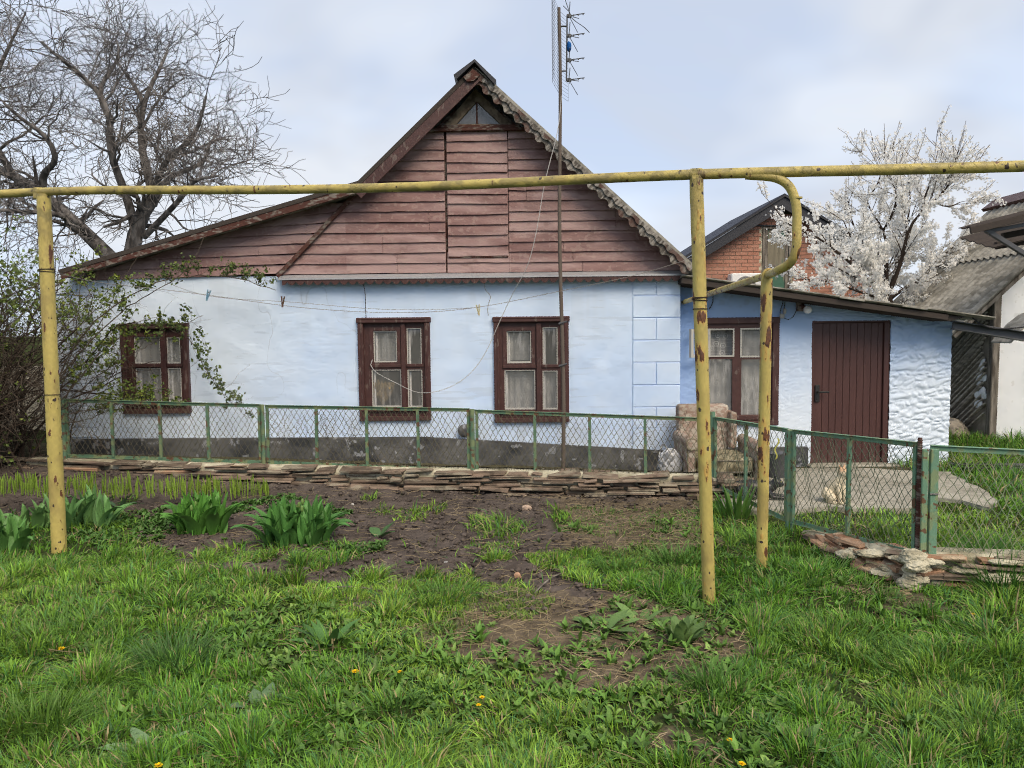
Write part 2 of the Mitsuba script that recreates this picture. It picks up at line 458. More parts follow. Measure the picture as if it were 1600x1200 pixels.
scene['mat_glass'] = {'type': 'blendbsdf', 'weight': proc(lambda p, n, uv: 0.20 + 0.30 * smoothstep(0.4, 0.75, fbm(p.x * 40, p.z * 6, 2.0, 3)) * smoothstep(0.35, 0.65, fbm(p.x * 2.5, p.z * 2.5, 1.0, 2))), 'a': {'type': 'thindielectric', 'int_ior': 1.6}, 'b': diffuse(rgb(0.42, 0.43, 0.44))}  # grey diffuse share paints a streaky haze of reflected sky onto the panes
scene['mat_putty'] = diffuse(rgb(0.42, 0.42, 0.40))
scene['mat_flash'] = prin(rgb(0.30, 0.31, 0.33), 0.45, 0.5, metallic=0.3)
scene['mat_roof_dark'] = prin(rgb(0.022, 0.024, 0.032), 0.5, 0.4)
scene['mat_roof_top'] = prin(rgb(0.024, 0.028, 0.042), 0.6, 0.2)
scene['mat_edge'] = diffuse(rgb(0.060, 0.052, 0.048))
scene['mat_black'] = prin(rgb(0.018, 0.018, 0.020), 0.4, 0.5)
scene['mat_dark_steel'] = prin(rgb(0.085, 0.088, 0.095), 0.45, 0.5, metallic=0.4)
scene['mat_mast'] = diffuse(rgb(0.125, 0.105, 0.092))
scene['mat_line'] = diffuse(rgb(0.23, 0.22, 0.21))
scene['mat_cable'] = diffuse(rgb(0.45, 0.45, 0.45))
scene['mat_dark_cable'] = diffuse(rgb(0.05, 0.05, 0.055))
scene['mat_blue'] = diffuse(rgb(0.02, 0.10, 0.33))
scene['mat_white'] = prin(rgb(0.72, 0.73, 0.74), 0.4, 0.4)
def c_white(p, n, uv):
    a = fbm(p.x * 2, p.z * 2, 3.0, 4)
    c = mix((0.77, 0.80, 0.84), (0.66, 0.70, 0.75), a)
    return mix(c, (0.45, 0.44, 0.42), 0.3 * smoothstep(0.74, 0.79, fbm(p.x * 12, p.z * 12, 1.0, 3)))
scene['mat_whitewash'] = bump(diffuse(proc(c_white)), lambda p, n, uv: 0.02 * fbm(p.x * 3, p.z * 3, 1.0, 3), 1.0, 0.006)
scene['mat_blossom'] = {'type': 'principledthin', 'base_color': VC, 'roughness': 0.7, 'diff_trans': 1.0}
scene['mat_plum_twig'] = diffuse(rgb(0.17, 0.14, 0.12))
scene['mat_lath'] = diffuse(proc(lambda p, n, uv: mix((0.24, 0.22, 0.19), (0.48, 0.445, 0.39), smoothstep(0.25, 0.75, fbm(p.x * 20, p.y * 12, p.z * 30, 4)))))
scene['mat_brown_wood'] = diffuse(proc(lambda p, n, uv: mix((0.075, 0.058, 0.045), (0.20, 0.165, 0.13), smoothstep(0.25, 0.75, fbm(p.x * 18, p.z * 18, p.y * 30, 4)))))

# ---------------------------------------------------------------- the ground
SOIL = [gpoly(q) for q in (
    [(225, 850), (250, 800), (330, 760), (395, 725), (700, 735), (1080, 750), (1090, 792), (862, 800), (915, 850), (915, 900), (940, 950), (900, 990), (800, 985), (740, 965), (700, 945), (650, 950), (585, 962), (530, 945), (500, 915), (430, 900), (370, 890), (300, 905)],
    [(-160, 700), (95, 705), (400, 725), (390, 770), (240, 782), (100, 800), (60, 785), (-100, 795)])]
WORN = [gpoly(q) for q in (
    [(690, 920), (850, 935), (905, 930), (1105, 965), (1165, 1020), (1110, 1080), (980, 1075), (900, 1125), (810, 1095), (730, 1030), (670, 975)],
    [(860, 768), (1085, 785), (1090, 860), (1000, 870), (905, 855), (862, 800)],
    [(1330, 905), (1500, 950), (1420, 990), (1330, 960)],
    [(1080, 1150), (1140, 1090), (1110, 1200)])]
PATH = gpoly([(1120, 738), (1330, 735), (1480, 741), (1565, 788), (1550, 799), (1500, 790), (1445, 781), (1440, 804), (1300, 800), (1200, 806), (1120, 800)])
STRIP = Polygon([(-9, 7.9), FA + [0, .05], FB + [0, .05], (3.0, 7.15), (5.2, 8.9), (-9, 9.2)])

def inside(polys, x, y, w=0.16, seed=0):
    p = np.stack([x * 2.3, y * 2.3, 0 * x], -1)
    ox = (mfbm(p + 5, 3, seed) - 0.5) * 4 * w
    oy = (mfbm(p + 50, 3, seed + 9) - 0.5) * 4 * w
    m = np.zeros(len(x), bool)
    for q in polys:
        m |= shapely.contains_xy(q, x + ox, y + oy)
    return m

def grid_lines(a, b, step, far):
    core = np.arange(a, b + 1e-6, step)
    out = [step]
    while sum(out) < far:
        out.append(out[-1] * 1.5)
    out = np.cumsum(out)
    return np.concatenate([a - out[::-1], core, b + out])

gx = grid_lines(-7.0, 7.5, 0.05, 600)
gy = grid_lines(2.0, 9.6, 0.05, 900)
GX, GY = np.meshgrid(gx, gy)
fx, fy = GX.ravel(), GY.ravel()
near = (np.abs(fx) < 9) & (fy < 11) & (fy > 0)
zz = np.where(near, gz(np.clip(fx, -9, 9), np.clip(fy, 0, 12)), gbase(np.clip(fx, -12, 12), np.clip(fy, 0, 12)))
soil = inside(SOIL, fx, fy) & near
worn = inside(WORN, fx, fy, 0.2, 3) & near
strip = shapely.contains_xy(STRIP, fx, fy) & near
pp = np.stack([fx * 9, fy * 9, 0 * fx], -1)
rough = mfbm(pp, 3, 21) - 0.5
zz = zz + np.where(soil, 0.075 * rough, 0.02 * rough) * near
dig = mfbm(np.stack([fx * 2.2, fy * 2.2, 0 * fx], -1), 3, 77)
n1 = mfbm(np.stack([fx * 5, fy * 5, 0 * fx], -1), 4, 31)[:, None]
n2 = np.random.default_rng(5).random((len(fx), 1))
csoil = np.array([0.088, 0.074, 0.066]) * (0.65 + 0.8 * n1) * (0.8 + 0.4 * n2)
cworn = np.array([0.125, 0.102, 0.074]) * (0.55 + 0.9 * n1) * (0.7 + 0.6 * n2)
cgrs = np.array([0.040, 0.052, 0.022]) * (0.6 + 0.8 * n1)
gcol = np.where(worn[:, None], cworn, np.where(soil[:, None], csoil, cgrs))
gcol = np.where(strip[:, None], np.array([0.075, 0.070, 0.045]) * (0.5 + n1), gcol)
nx, ny = len(gx), len(gy)
I, J = np.meshgrid(np.arange(ny - 1), np.arange(nx - 1), indexing='ij')
q = (I * nx + J).ravel()
gf = np.stack([q, q + 1, q + nx + 1, q + nx], 1)
scene['mat_ground'] = bump(diffuse(VC), lambda p, n, uv: 0.03 * fbm(p.x * 28, p.y * 28, 0.0, 3), 1.0, 0.006)
structure('ground', trimesh.Trimesh(np.stack([fx, fy, zz], 1), np.vstack([gf[:, [0, 1, 2]], gf[:, [0, 2, 3]]]), process=False), 'mat_ground', smooth=True, color=gcol)
_c = np.array(PATH.segmentize(.10).exterior.coords)[:-1]
_c = _c + (np.stack([mnoise(np.stack([_c[:, 0] * 5, _c[:, 1] * 5, 0 * _c[:, 0] + k], -1)) for k in (3, 9)], 1) - .5) * .11
PATH = Polygon(_c).buffer(0)
structure('concrete_path', MB().add(slab(PATH, -0.05, 0.035)), 'mat_concrete', label='worn concrete path in front of the porch door')

# ---------------------------------------------------------------- the cottage
HY = 8.6
def F(px, py, Y=HY):
    P = at(px, py, Y)
    return np.array([P[0], P[2]])

def relief(xs, zs, Y, holes, fn):
    """a wall face as a grid with openings; fn(x, z) -> how far the plaster stands proud"""
    for h in holes:
        xs = np.concatenate([xs, h[:2]])
        zs = np.concatenate([zs, h[2:]])
    xs, zs = np.unique(np.round(xs, 4)), np.unique(np.round(zs, 4))
    X, Z = np.meshgrid(xs, zs)
    v = np.stack([X.ravel(), Y - fn(X.ravel(), Z.ravel()), Z.ravel()], 1)
    n = len(xs)
    xm, zm = (xs[1:] + xs[:-1]) / 2, (zs[1:] + zs[:-1]) / 2
    XM, ZM = np.meshgrid(xm, zm)
    keep = np.ones(XM.shape, bool)
    for h in holes:
        keep &= ~((XM > h[0]) & (XM < h[1]) & (ZM > h[2]) & (ZM < h[3]))
    i, j = np.nonzero(keep)
    q = i * n + j
    return v, np.stack([q, q + 1, q + n + 1, q + n], 1)

cottage = thing('cottage', 'old pale blue cottage with a dusty red boarded gable and three brown windows', 'house')
XL, XR = F(88, 560)[0], F(1062, 560)[0]
ZT = F(750, 428)[1]
ZP0, ZP1 = F(330, 683)[1], F(1050, 705)[1]
def rect(x0, y0, x1, y1, Y=HY):
    a, b = F(x0, (y0 + y1) / 2, Y), F(x1, (y0 + y1) / 2, Y)
    m = (x0 + x1) / 2
    return np.array([a[0], b[0], F(m, y1, Y)[1], F(m, y0, Y)[1]])

WIN = [dict(outer=(192, 505, 297, 646), panes=[(209, 526, 250, 568), (212, 575, 252, 628), (260, 527, 281, 568), (262, 575, 283, 628)], mull=(252, 260), sill=631),
       dict(outer=(561, 496, 673, 657), panes=[(583.5, 517, 620, 566), (581, 577.5, 627, 637), (635.5, 512.5, 658.5, 571), (637, 577.5, 660, 636)], mull=(627, 634), sill=640),
       dict(outer=(772, 494.5, 888.5, 659.5), panes=[(792, 517, 830, 567.5), (788.5, 578, 836.5, 640), (848, 511, 871.5, 573), (848, 579, 871.5, 640)], mull=(838, 846), sill=643)]
holes = []
for w in WIN:
    o = rect(*w['outer'])
    holes.append(o + np.array([0.05, -0.05, 0.05, -0.05]))

def wall_relief(x, z):
    p = np.stack([x * 1.4, 0 * x, z * 1.4], -1)
    q = np.stack([x * 7, 0 * x, z * 7], -1)
    k = 1 - 0.8 * (sst(XR - .75, XR - .5, x) + 1 - sst(XL + .5, XL + .75, x))
    return k * (0.035 * (mfbm(p, 3, 4) - 0.5) + 0.010 * (mfbm(q, 3, 8) - 0.5))
put('wall', MB().add(relief(np.arange(XL, XR + .001, (XR - XL) / 200), np.arange(-0.15, ZT + 0.001, (ZT + 0.15) / 70), HY, holes, wall_relief)), 'mat_wall', cottage, smooth=True, label='pale blue limewashed front wall')
m = MB()
m.add(bx(XL + 0.002, XL + 0.25, HY + 0.03, 13.4, -0.2, ZT)).add(bx(XR - 0.25, XR - 0.002, HY + 0.03, 13.4, -0.2, ZT)).add(bx(XL + .25, XR - .25, 13.2, 13.4, -.2, ZT))
m.add(bx(XL + .25, XR - .25, HY + 0.3, 13.2, ZT - 0.06, ZT - 0.003))
put('side_wall', m, 'mat_wall', cottage)
# plinth, its top sinking to the right with the ground
pl = [(XL - .02, -.25), (XR + .02, -.25), (XR + .02, ZP1), (-1.0, ZP0 - 0.02), (XL - .02, ZP0)]
put('plinth', MB().add(prism(pl, HY - 0.055, HY + 0.03)), 'mat_plinth', cottage, label='dark grey cement plinth')

def window(parent, outer, panes, mull, sill, Y, rng, curtain, trim_w=0.062, group=None, label=None):
    o = rect(*outer, Y)
    P = [rect(*p, Y) for p in panes]
    mx0, mx1 = F(mull[0], 560, Y)[0], F(mull[1], 560, Y)[0]
    sz = F(0.5 * (outer[0] + outer[2]), sill, Y)[1]
    w = put('window', MB().add(bx(o[0], o[0] + trim_w, Y - 0.045, Y + 0.03, o[2] + .001, o[3] - trim_w, .006)).add(bx(o[1] - trim_w, o[1], Y - 0.047, Y + 0.03, o[2], o[3] - trim_w + .001, .006))
            .add(bx(o[0] - .012, o[1] + .012, Y - 0.055, Y + 0.03, o[3] - trim_w, o[3], .008)).add(bx(o[0] + .02, o[1] - .02, Y - .062, Y - .04, o[3] - .026, o[3] - .006, .006))
            .add(bx(o[0] + trim_w * .55, o[0] + trim_w * .75, Y - .052, Y - .03, o[2] + .03, o[3] - trim_w, .004)).add(bx(o[1] - trim_w * .75, o[1] - trim_w * .55, Y - .052, Y - .03, o[2] + .03, o[3] - trim_w, .004)),
            'mat_trim', parent, label=label)
    # sash: everything inside the casing that is not a pane
    inner = shapely.box(o[0] + trim_w - .004, sz, o[1] - trim_w + .004, o[3] - trim_w + .004)
    cut = inner
    for p in P:
        cut = cut.difference(shapely.box(p[0], p[2], p[1], p[3]))
    put('sash', MB().add(prism(cut, Y + 0.012, Y + 0.05)), 'mat_trim', w)
    midz = (P[0][2] + P[1][3]) / 2
    m = MB().add(bx(mx0, mx1, Y - 0.022, Y + .014, sz + .004, o[3] - trim_w - .004, .004)).add(bx(P[0][0] - .05, mx0 - .002, Y - 0.006, Y + 0.014, midz - .018, midz + .018, .004)).add(bx(mx1 + .002, P[2][1] + .03, Y - .006, Y + .014, midz - .015, midz + .02, .004))
    u = P[0]      # the little ventilation casement proud of the sash
    fr = shapely.box(u[0] - .045, u[2] - .04, u[1] + .04, u[3] + .04).difference(shapely.box(u[0] - .003, u[2] - .003, u[1] + .003, u[3] + .003))
    m.add(prism(fr, Y + .0, Y + .0135))
    put('mullion', m, 'mat_trim', w)
    put('sill_board', MB().add(bx(o[0] + .004, o[1] - .004, Y - 0.052, Y + 0.03, o[2], o[2] + .055, .006)).add(bx(o[0] + trim_w, o[1] - trim_w, Y - .03, Y + .02, o[2] + .055, sz - .012, .004)).add(bx(o[0] + .03, o[1] - .03, Y - .066, Y + .02, sz - .014, sz + .006, .005)), 'mat_trim', w)
    for p in P:
        put('pane', MB().add((np.array([[p[0], Y + .03, p[2]], [p[1], Y + .03, p[2]], [p[1], Y + .03, p[3]], [p[0], Y + .03, p[3]]]), np.array([[0, 1, 2], [0, 2, 3]]))), 'mat_glass', w)
    m = MB()
    for p in P:
        pts = []
        t = 0.011
        ring = shapely.box(p[0] - .002, p[2] - .002, p[1] + .002, p[3] + .002).difference(shapely.box(p[0] + t, p[2] + t * (1 + rng.random()), p[1] - t, p[3] - t))
        m.add(prism(ring, Y + 0.017, Y + 0.0285))
    put('putty', m, 'mat_putty', w)
    # inside: reveal of white boards, a curtain where the photograph has one
    m = MB()
    for p in P:
        m.add(bx(p[0] - .03, p[0] - .001, Y + .055, Y + .22, p[2], p[3])).add(bx(p[0] + .012, p[0] + .035, Y + .07, Y + .1, p[2] - .02, p[3] + .02))
    put('inner_frame', m, 'mat_white', w)
    m = MB()
    for c in curtain:
        x0, x1 = o[0] + trim_w + c[0] * (o[1] - o[0] - 2 * trim_w), o[0] + trim_w + c[1] * (o[1] - o[0] - 2 * trim_w)
        z0, z1 = sz + c[2] * (o[3] - sz), sz + c[3] * (o[3] - sz)
        xs = np.linspace(x0, x1, 60)
        ys = Y + 0.125 + 0.012 * np.sin(xs * 70 + 2 * np.sin(xs * 17))
        v = np.vstack([np.stack([xs, ys, np.full(60, z0)], 1), np.stack([xs, ys - .01, np.full(60, z1)], 1)])
        i = np.arange(59)
        m.add((v, np.stack([i, i + 1, i + 61, i + 60], 1)))
    if curtain:
        put('curtain', m, 'mat_lace', w, smooth=True)
    put('room', MB().add(bx(o[0] - .3, o[1] + .3, Y + 1.2, Y + 1.25, sz - .6, o[3] + .4)), 'mat_grey_wood', w)
    return w, o, P, sz

rw = np.random.default_rng(11)
w1, *_ = window(cottage, **WIN[0], Y=HY, rng=rw, curtain=[(0, .97, 0, 1)], label='shabby brown window half hidden by leafy canes')
w2, o2, P2, sz2 = window(cottage, **WIN[1], Y=HY, rng=rw, curtain=[(0, .55, .52, .95)], label='brown window with a dried flower bunch behind the glass')
w3, o3, P3, sz3 = window(cottage, **WIN[2], Y=HY, rng=rw, curtain=[(0, .56, .54, .95), (0, 1, -.02, .46)], label='brown window beside the antenna mast')
# dried bunch of flowers standing inside the middle window
r = np.random.default_rng(3)
m = MB()
p = P2[1]
base = np.array([p[0] + .11, HY + .085, p[2] + .02])
for k in range(90):
    d = nrm(np.array([r.normal(.05, .35), r.normal(0, .12), 1.0 + .2 * r.random()]))
    L = r.uniform(.10, .27)
    q = base + d * L
    m.add(tube([base, base + d * L * .6, q], [.0015, .0015, .001], 3), [.22, .16, .08])
    for s in range(3):
        e = q + r.normal(0, .012, 3) - d * .02 * s
        m.add(cbox((.012, .010, .022), .003, e), np.array([.34, .25, .12]) * r.uniform(.6, 1.2))
solo('dried_flower_bunch', m, 'mat_vertex', 'bunch of dried straw coloured flowers behind the middle window glass', 'dried flowers')

# quoins: blocks raised from the plaster at both corners
def quoins(px0, px1, rows, side):
    split = (px0 + px1) / 2
    for i in range(len(rows) - 1):
        cells = [(px0, px1)] if i % 2 else [(px0, split), (split, px1)]
        for c in cells:
            a = rect(c[0], rows[i], c[1], rows[i + 1])
            zb = max(a[2], (ZP1 if side > 0 else ZP0) + .004)
            if a[3] - zb < .03:
                continue
            x0 = a[0] if c[0] > px0 or side > 0 else XL - .004
            x1 = a[1] if c[1] < px1 or side < 0 else XR + .006
            put('quoin_block', MB().add(bx(x0 + .0027, x1 - .0027, HY - .014, HY + .05, zb + .0027, a[3] - .0027, .006)), 'mat_wall', cottage)
quoins(988, 1062, [427, 461.5, 496.5, 531.5, 566, 601.5, 636, 669, 706], 1)
quoins(90, 150, [430, 462, 497, 532, 566, 600, 635, 668, 684], -1)

# gable: a backing, then the boards
RY = HY - .24          # the roof's front edge
E1, K, A, E2 = F(93, 424, RY), F(561, 285, RY), F(742, 106, RY), F(1087, 419, RY)
KB = F(437, 430)
ZB = F(750, 426)[1]
put('gable_wall', MB().add(prism([(XL, ZT), (XR, ZT), (E2[0] - .12, E2[1] + .02), (A[0], A[1] - .14), (K[0], K[1] - .09), (E1[0] + .1, E1[1] - .02)], HY + .035, HY + .16)), 'mat_old_board', cottage)

def clad(x00, x01, x10, x11, z0, z1, r, y0=0.0, tilt=None):
    """one lapped board: its lower edge stands proud, the upper edge tucks under the next"""
    t = r.normal(0, .003, 2) if tilt is None else tilt
    n = max(2, int((x01 - x00) / .12) + 1)
    s = np.linspace(0, 1, n)
    xb, xt = x00 + (x01 - x00) * s, x10 + (x11 - x10) * s
    wob = r.normal(0, .0022, n)
    zb = z0 + t[0] + (t[1] - t[0]) * s + wob
    ztp = z1 + .006 + 0 * s
    yb = HY - y0 - .026 - np.abs(r.normal(0, .003, n))
    v = np.vstack([np.stack([xb, yb, zb], 1), np.stack([xt, np.full(n, HY - y0 - .006), ztp], 1), np.stack([xt, np.full(n, HY - y0 + .03), ztp], 1), np.stack([xb, np.full(n, HY - y0 + .03), zb], 1)])
    i = np.arange(n - 1)
    f = [np.stack([a * n + i, a * n + i + 1, b * n + i + 1, b * n + i], 1) for a, b in ((0, 1), (1, 2), (2, 3), (3, 0))]
    f.append(np.array([[0, n, 2 * n, 3 * n], [n - 1, 4 * n - 1, 3 * n - 1, 2 * n - 1]]))
    return v, np.vstack(f)

def lin(a, b, z):
    return a[0] + (b[0] - a[0]) * (z - a[1]) / (b[1] - a[1])

r = np.random.default_rng(21)
ch = 15.55 * HY / 1200 * 1.003
LA, LB = F(440, 428), F(738, 118)          # the slopes that close the main gable
RA, RB = F(1074, 426), F(746, 118)
hx0, hx1 = F(698, 320)[0], F(795, 320)[0]
zc = ZB
joints = {0: [620, 910], 1: [620, 895], 2: [598, 880], 3: [598], 4: [671, 962], 5: [671, 962], 6: [], 7: [823], 8: [823], 9: [], 10: [620], 11: [], 12: [880], 13: []}
for k in range(14):
    z0, z1 = ZB + k * ch, ZB + (k + 1) * ch
    l0, l1, r0, r1 = lin(LA, LB, z0), lin(LA, LB, z1), lin(RA, RB, z0), lin(RA, RB, z1)
    js = sorted(F(j, 380)[0] for j in joints[k])
    cuts = [('L', j) for j in js if l0 < j < hx0 - .1] + [('R', j) for j in js if hx1 + .1 < j < r1]
    lo, lo1 = l0, l1
    for _, j in [c for c in cuts if c[0] == 'L'] + [('', hx0 - .018)]:
        if j - max(lo, lo1) > .03:
            put('siding_board', MB().add(clad(lo, j, lo1, j, z0, z1, r)), 'mat_siding', cottage)
        lo = lo1 = j + .003
    if k < 2:
        put('siding_board', MB().add(clad(hx0, hx1 - .003, hx0, hx1 - .003, z0, z1, r)), 'mat_siding', cottage)
    lo = lo1 = hx1
    rs = [c for c in cuts if c[0] == 'R']
    for n_, (_, j) in enumerate(rs):
        put('siding_board', MB().add(clad(lo, j - .002, lo, j - .002, z0, z1, r)), 'mat_siding', cottage)
        lo = lo1 = j + .002
    if min(r0, r1) - lo > .03:
        put('siding_board', MB().add(clad(lo, r0, lo, r1, z0, z1, r)), 'mat_siding', cottage)
# the loft hatch: its own boards, a little proud and out of step
hz0, hz1 = F(748, 400)[1], F(748, 206)[1]
hatch = put('loft_hatch', MB().add(bx(hx0 + .008, hx1 - .008, HY - .012, HY + .02, hz0 - .002, hz1)), 'mat_siding', cottage)
nb = 12
for k in range(nb):
    z0, z1 = hz0 + (hz1 - hz0) * k / nb, hz0 + (hz1 - hz0) * (k + 1) / nb
    o = .010 * math.sin(k * 2.1)
    put('board', MB().add(clad(hx0 + .012, hx1 - .010 + o * .3, hx0 + .012, hx1 - .010 + o * .3, z0, z1, r, .012, r.normal(0, .005, 2))), 'mat_siding', hatch)
put('hatch_rail', MB().add(bx(hx0 + .012, hx1 - .012, HY - .034, HY - .004, hz0 - .022, hz0 - .005)), 'mat_old_board', hatch)
# left wing boards, sloping gently like the photograph's
wl, wk = F(160, 428), F(550, 300)
for k in range(9):
    z0, z1 = ZB - .01 + k * ch, ZB - .01 + (k + 1) * ch
    roof0, roof1 = lin(F(150, 423), F(557, 300), z0), lin(F(150, 423), F(557, 300), z1)
    x0, x1 = roof0 + .02, roof1 + .02
    e0, e1 = lin(KB, K - [0, .05], z0) - .03, lin(KB, K - [0, .05], z1) - .03
    if e0 - x1 < .06:
        break
    tilt = np.array([-.035, .018])
    js = [F([315, 250, 405, 330, 480, 440, 500, 510, 520][k], 400)[0]]
    lo, lo1 = x0, x1
    for j in js + [None]:
        hi0, hi1 = (e0, e1) if j is None else (j, j)
        if j is not None and not (max(lo, lo1) + .1 < j < min(e0, e1) - .1):
            continue
        if min(hi0, hi1) - max(lo, lo1) > .03:
            put('siding_board', MB().add(clad(lo, hi0, lo1, hi1, z0, z1, r, 0.002, np.interp([lo, hi0], [x0, e0], tilt) + r.normal(0, .002, 2))), 'mat_siding', cottage)
        lo = lo1 = hi0 + .003
# batten between wing and gable
def xz(p, y):
    return np.array([p[0], y, p[1]])
put('batten', MB().add(bar(xz(KB + [-.01, -.02], HY - .05), xz(F(560, 300), HY - .05), .045, .035, .004, (0, 1, 0))), 'mat_old_board', cottage, label='weathered slanting batten between wing and gable')

# attic window
tri = Polygon([F(690, 202), F(806, 202), F(743, 140)])
a, b, c = F(713.5, 195), F(782, 195), F(745, 160)
hole = Polygon([a, b, c])
aw = put('attic_window', MB().add(prism(tri.difference(hole), HY - .035, HY + .012)), 'mat_brown_wood', cottage, label='small triangular attic window with two panes')
put('frame', MB().add(bx(c[0] - .009, c[0] + .009, HY - .028, HY + .01, a[1], c[1], .003)).add(bx(F(690, 200)[0], F(812, 200)[0], HY - .06, HY - .012, F(745, 202)[1], F(745, 197)[1], .005)), 'mat_old_board', aw)
for t in ((a, (c[0] - .008, a[1]), (c[0] - .008, c[1] - .01)), ((c[0] + .008, b[1]), b, (c[0] + .008, c[1] - .01))):
    v = np.array([[p[0], HY - .01, p[1]] for p in t])
    put('pane', MB().add((v, np.array([[0, 1, 2]]))), 'mat_glass', aw)
put('inner_lining', MB().add(bx(a[0], b[0], HY + .006, HY + .02, a[1], c[1])), 'mat_roof_dark', aw)
put('drip_board', MB().add(bar(xz(F(663, 205.5), HY - .045), xz(F(822, 203), HY - .045), .05, .03, .004)), 'mat_old_board', cottage)

# flashing and scalloped trim over the front wall
fl0, fl1 = F(440, 431)[0], XR + .03
zf = lambda x: F(800, 430.5)[1] + (x - 0) * .001
v = []
for x in (fl0, fl1):
    z = zf(x)
    v += [[x, HY - .01, z + .035], [x, HY - .135, z - .012], [x, HY - .137, z - .030], [x, HY - .01, z - .03]]
put('flashing', MB().add((np.array(v), np.array([[0, 1, 5, 4], [1, 2, 6, 5], [2, 3, 7, 6], [3, 0, 4, 7], [0, 3, 2, 1], [4, 5, 6, 7]]))), 'mat_flash', cottage, label='grey sheet metal flashing above the scalloped trim')
per = 13.35 * HY / 1200
xs = np.arange(fl0 + .04, fl1 - .01, per / 12)
zs = zf(0) - .048 - .042 * np.abs(np.sin(np.pi * (xs - fl0) / per)) ** .75
poly = Polygon(np.vstack([np.stack([xs, zs], 1), [[xs[-1], zf(0) - .02], [xs[0], zf(0) - .02]]])).buffer(0)
put('scalloped_trim', MB().add(prism(poly, HY - .128, HY - .114)), 'mat_trim', cottage, label='dark red scalloped trim under the flashing')

# roof of corrugated slate
def corrugated(p0, p1, y0, y1, wave=.17, amp=.022, th=.014, step=.0283):
    """sheet from line p0 to line p1 in (x, z), waves running along the slope"""
    ys = np.arange(y0, y1 + 1e-6, step)
    off = amp * np.sin(ys * 2 * np.pi / wave)
    d = nrm(np.array(p1) - np.array(p0))
    n = np.array([-d[1], d[0]])
    if n[1] < 0:
        n = -n
    k = len(ys)
    rows = []
    for p, s in ((p0, 0), (p1, 0), (p1, -th), (p0, -th)):
        o = np.array(p)[None] + n[None] * (off + s)[:, None]
        rows.append(np.stack([o[:, 0], ys, o[:, 1]], 1))
    v = np.vstack(rows)
    i = np.arange(k - 1)
    f = [np.stack([a * k + i, a * k + i + 1, b * k + i + 1, b * k + i], 1) for a, b in ((0, 1), (1, 2), (2, 3), (3, 0))]
    f.append(np.array([[0, k, 2 * k, 3 * k], [k - 1, 4 * k - 1, 3 * k - 1, 2 * k - 1]]))
    return v, np.vstack(f)
m = MB()
for p0, p1 in ((E1, K), (K, A), (A, E2)):
    m.add(corrugated(p0, p1, RY, 13.6, .17, .013, .012))
m.add(prism([E1 - [0, .06], E1 - [0, .03], K - [-.01, .04], A - [0, .045], E2 - [-.01, .03], E2 - [0, .06], A - [0, .08], K - [-.02, .07]], RY + .05, 13.5))
put('roof', m, 'mat_slate', cottage, label='grey corrugated slate roof')
rc = MB()
a0 = F(742, 99, RY)
for q in ((-1, F(715, 124, RY)), (1, F(772, 131, RY))):
    rc.add(bar(xz(a0, RY - .03), xz(q[1], RY - .03), .02, .02))
v, f = prism([a0 + [0, .02], F(771, 132, RY) + [.03, .025], F(768, 136, RY) + [.03, .01], a0 - [0, .01], F(719, 128, RY) + [-.03, .01], F(714, 124, RY) + [-.03, .025]], RY - .075, 13.6)
put('ridge_cap', MB().add((v, f)), 'mat_roof_dark', cottage, label='dark metal ridge cap')
# barge boards
for a_, b_ in ((A, K), (K, E1)):
    d = nrm(b_ - a_)
    n = np.array([d[1], -d[0]])
    n = n if n[1] < 0 else -n
    put('edge_strip', MB().add(prism([a_ + n * -.016, b_ + n * -.016, b_ + n * .029, a_ + n * .029], RY - .018, RY - .004)), 'mat_edge', cottage)
d = nrm(K - A)
n = np.array([d[1], -d[0]])
n = n if n[1] < 0 else -n
pa, pk = A + d * .06, K + d * .10
put('barge_board', MB().add(prism([pa + n * .03, pk + n * .03, pk + n * .135, pa + n * .135], RY - .012, RY + .02)).add(prism([pa + n * .118, pk + n * .118, pk + n * .14, pa + n * .14], RY - .028, RY - .012)), 'mat_trim', cottage, label='dark red barge board of the steep left slope')
d = nrm(E1 - K)
n = np.array([d[1], -d[0]])
n = n if n[1] < 0 else -n
put('barge_board', MB().add(prism([K + n * .03, E1 + n * .03, E1 + n * .085, K + n * .10], RY - .01, RY + .02)), 'mat_old_board', cottage, label='flaking brown barge board of the low left wing')
d = nrm(E2 - A)
n = np.array([d[1], -d[0]])
n = n if n[1] < 0 else -n
Lr = np.linalg.norm(E2 - A)
s = np.arange(0.0, Lr - .02, .006)
per = .150
def carved(w0, w1, amp, ph, y0, y1, start):
    t = s[s >= start]
    u = ((t - ph) / per) % 1.0
    prof = np.where(u < .62, np.sin(np.pi * u / .62) ** .8, -.28 * np.sin(np.pi * (u - .62) / .38))
    low = w1 + amp * prof
    P = np.vstack([A + d * t[:, None] + n * low[:, None], (A + d * t[-1] + n * w0)[None], (A + d * t[0] + n * w0)[None]])
    g = Polygon(P).buffer(0)
    if g.geom_type != 'Polygon':
        g = max(g.geoms, key=lambda h: h.area)
    return prism(g, y0, y1)
put('carved_board', MB().add(carved(.02, .108, .028, .05, RY - .006, RY + .018, .02)), 'mat_carved', cottage, label='weathered grey carved barge board with wavy lower edge')
put('carved_board', MB().add(carved(.018, .056, .017, .085, RY - .028, RY - .008, .03)), 'mat_carved', cottage, label='upper layer of the carved barge board')
put('carved_board', MB().add(prism([A + n * .03, A + d * .10 + n * .03, A + d * .09 + n * .12, A + d * .04 + n * .17, A + d * -.02 + n * .16, A + n * .08], RY - .045, RY - .03)), 'mat_old_board', cottage, label='brown end piece under the ridge')
put('edge_strip', MB().add(prism([A + d * .2 + n * -.014, E2 + n * -.014, E2 + n * .022, A + d * .2 + n * .022], RY - .012, RY - .0015)), 'mat_slate', cottage)

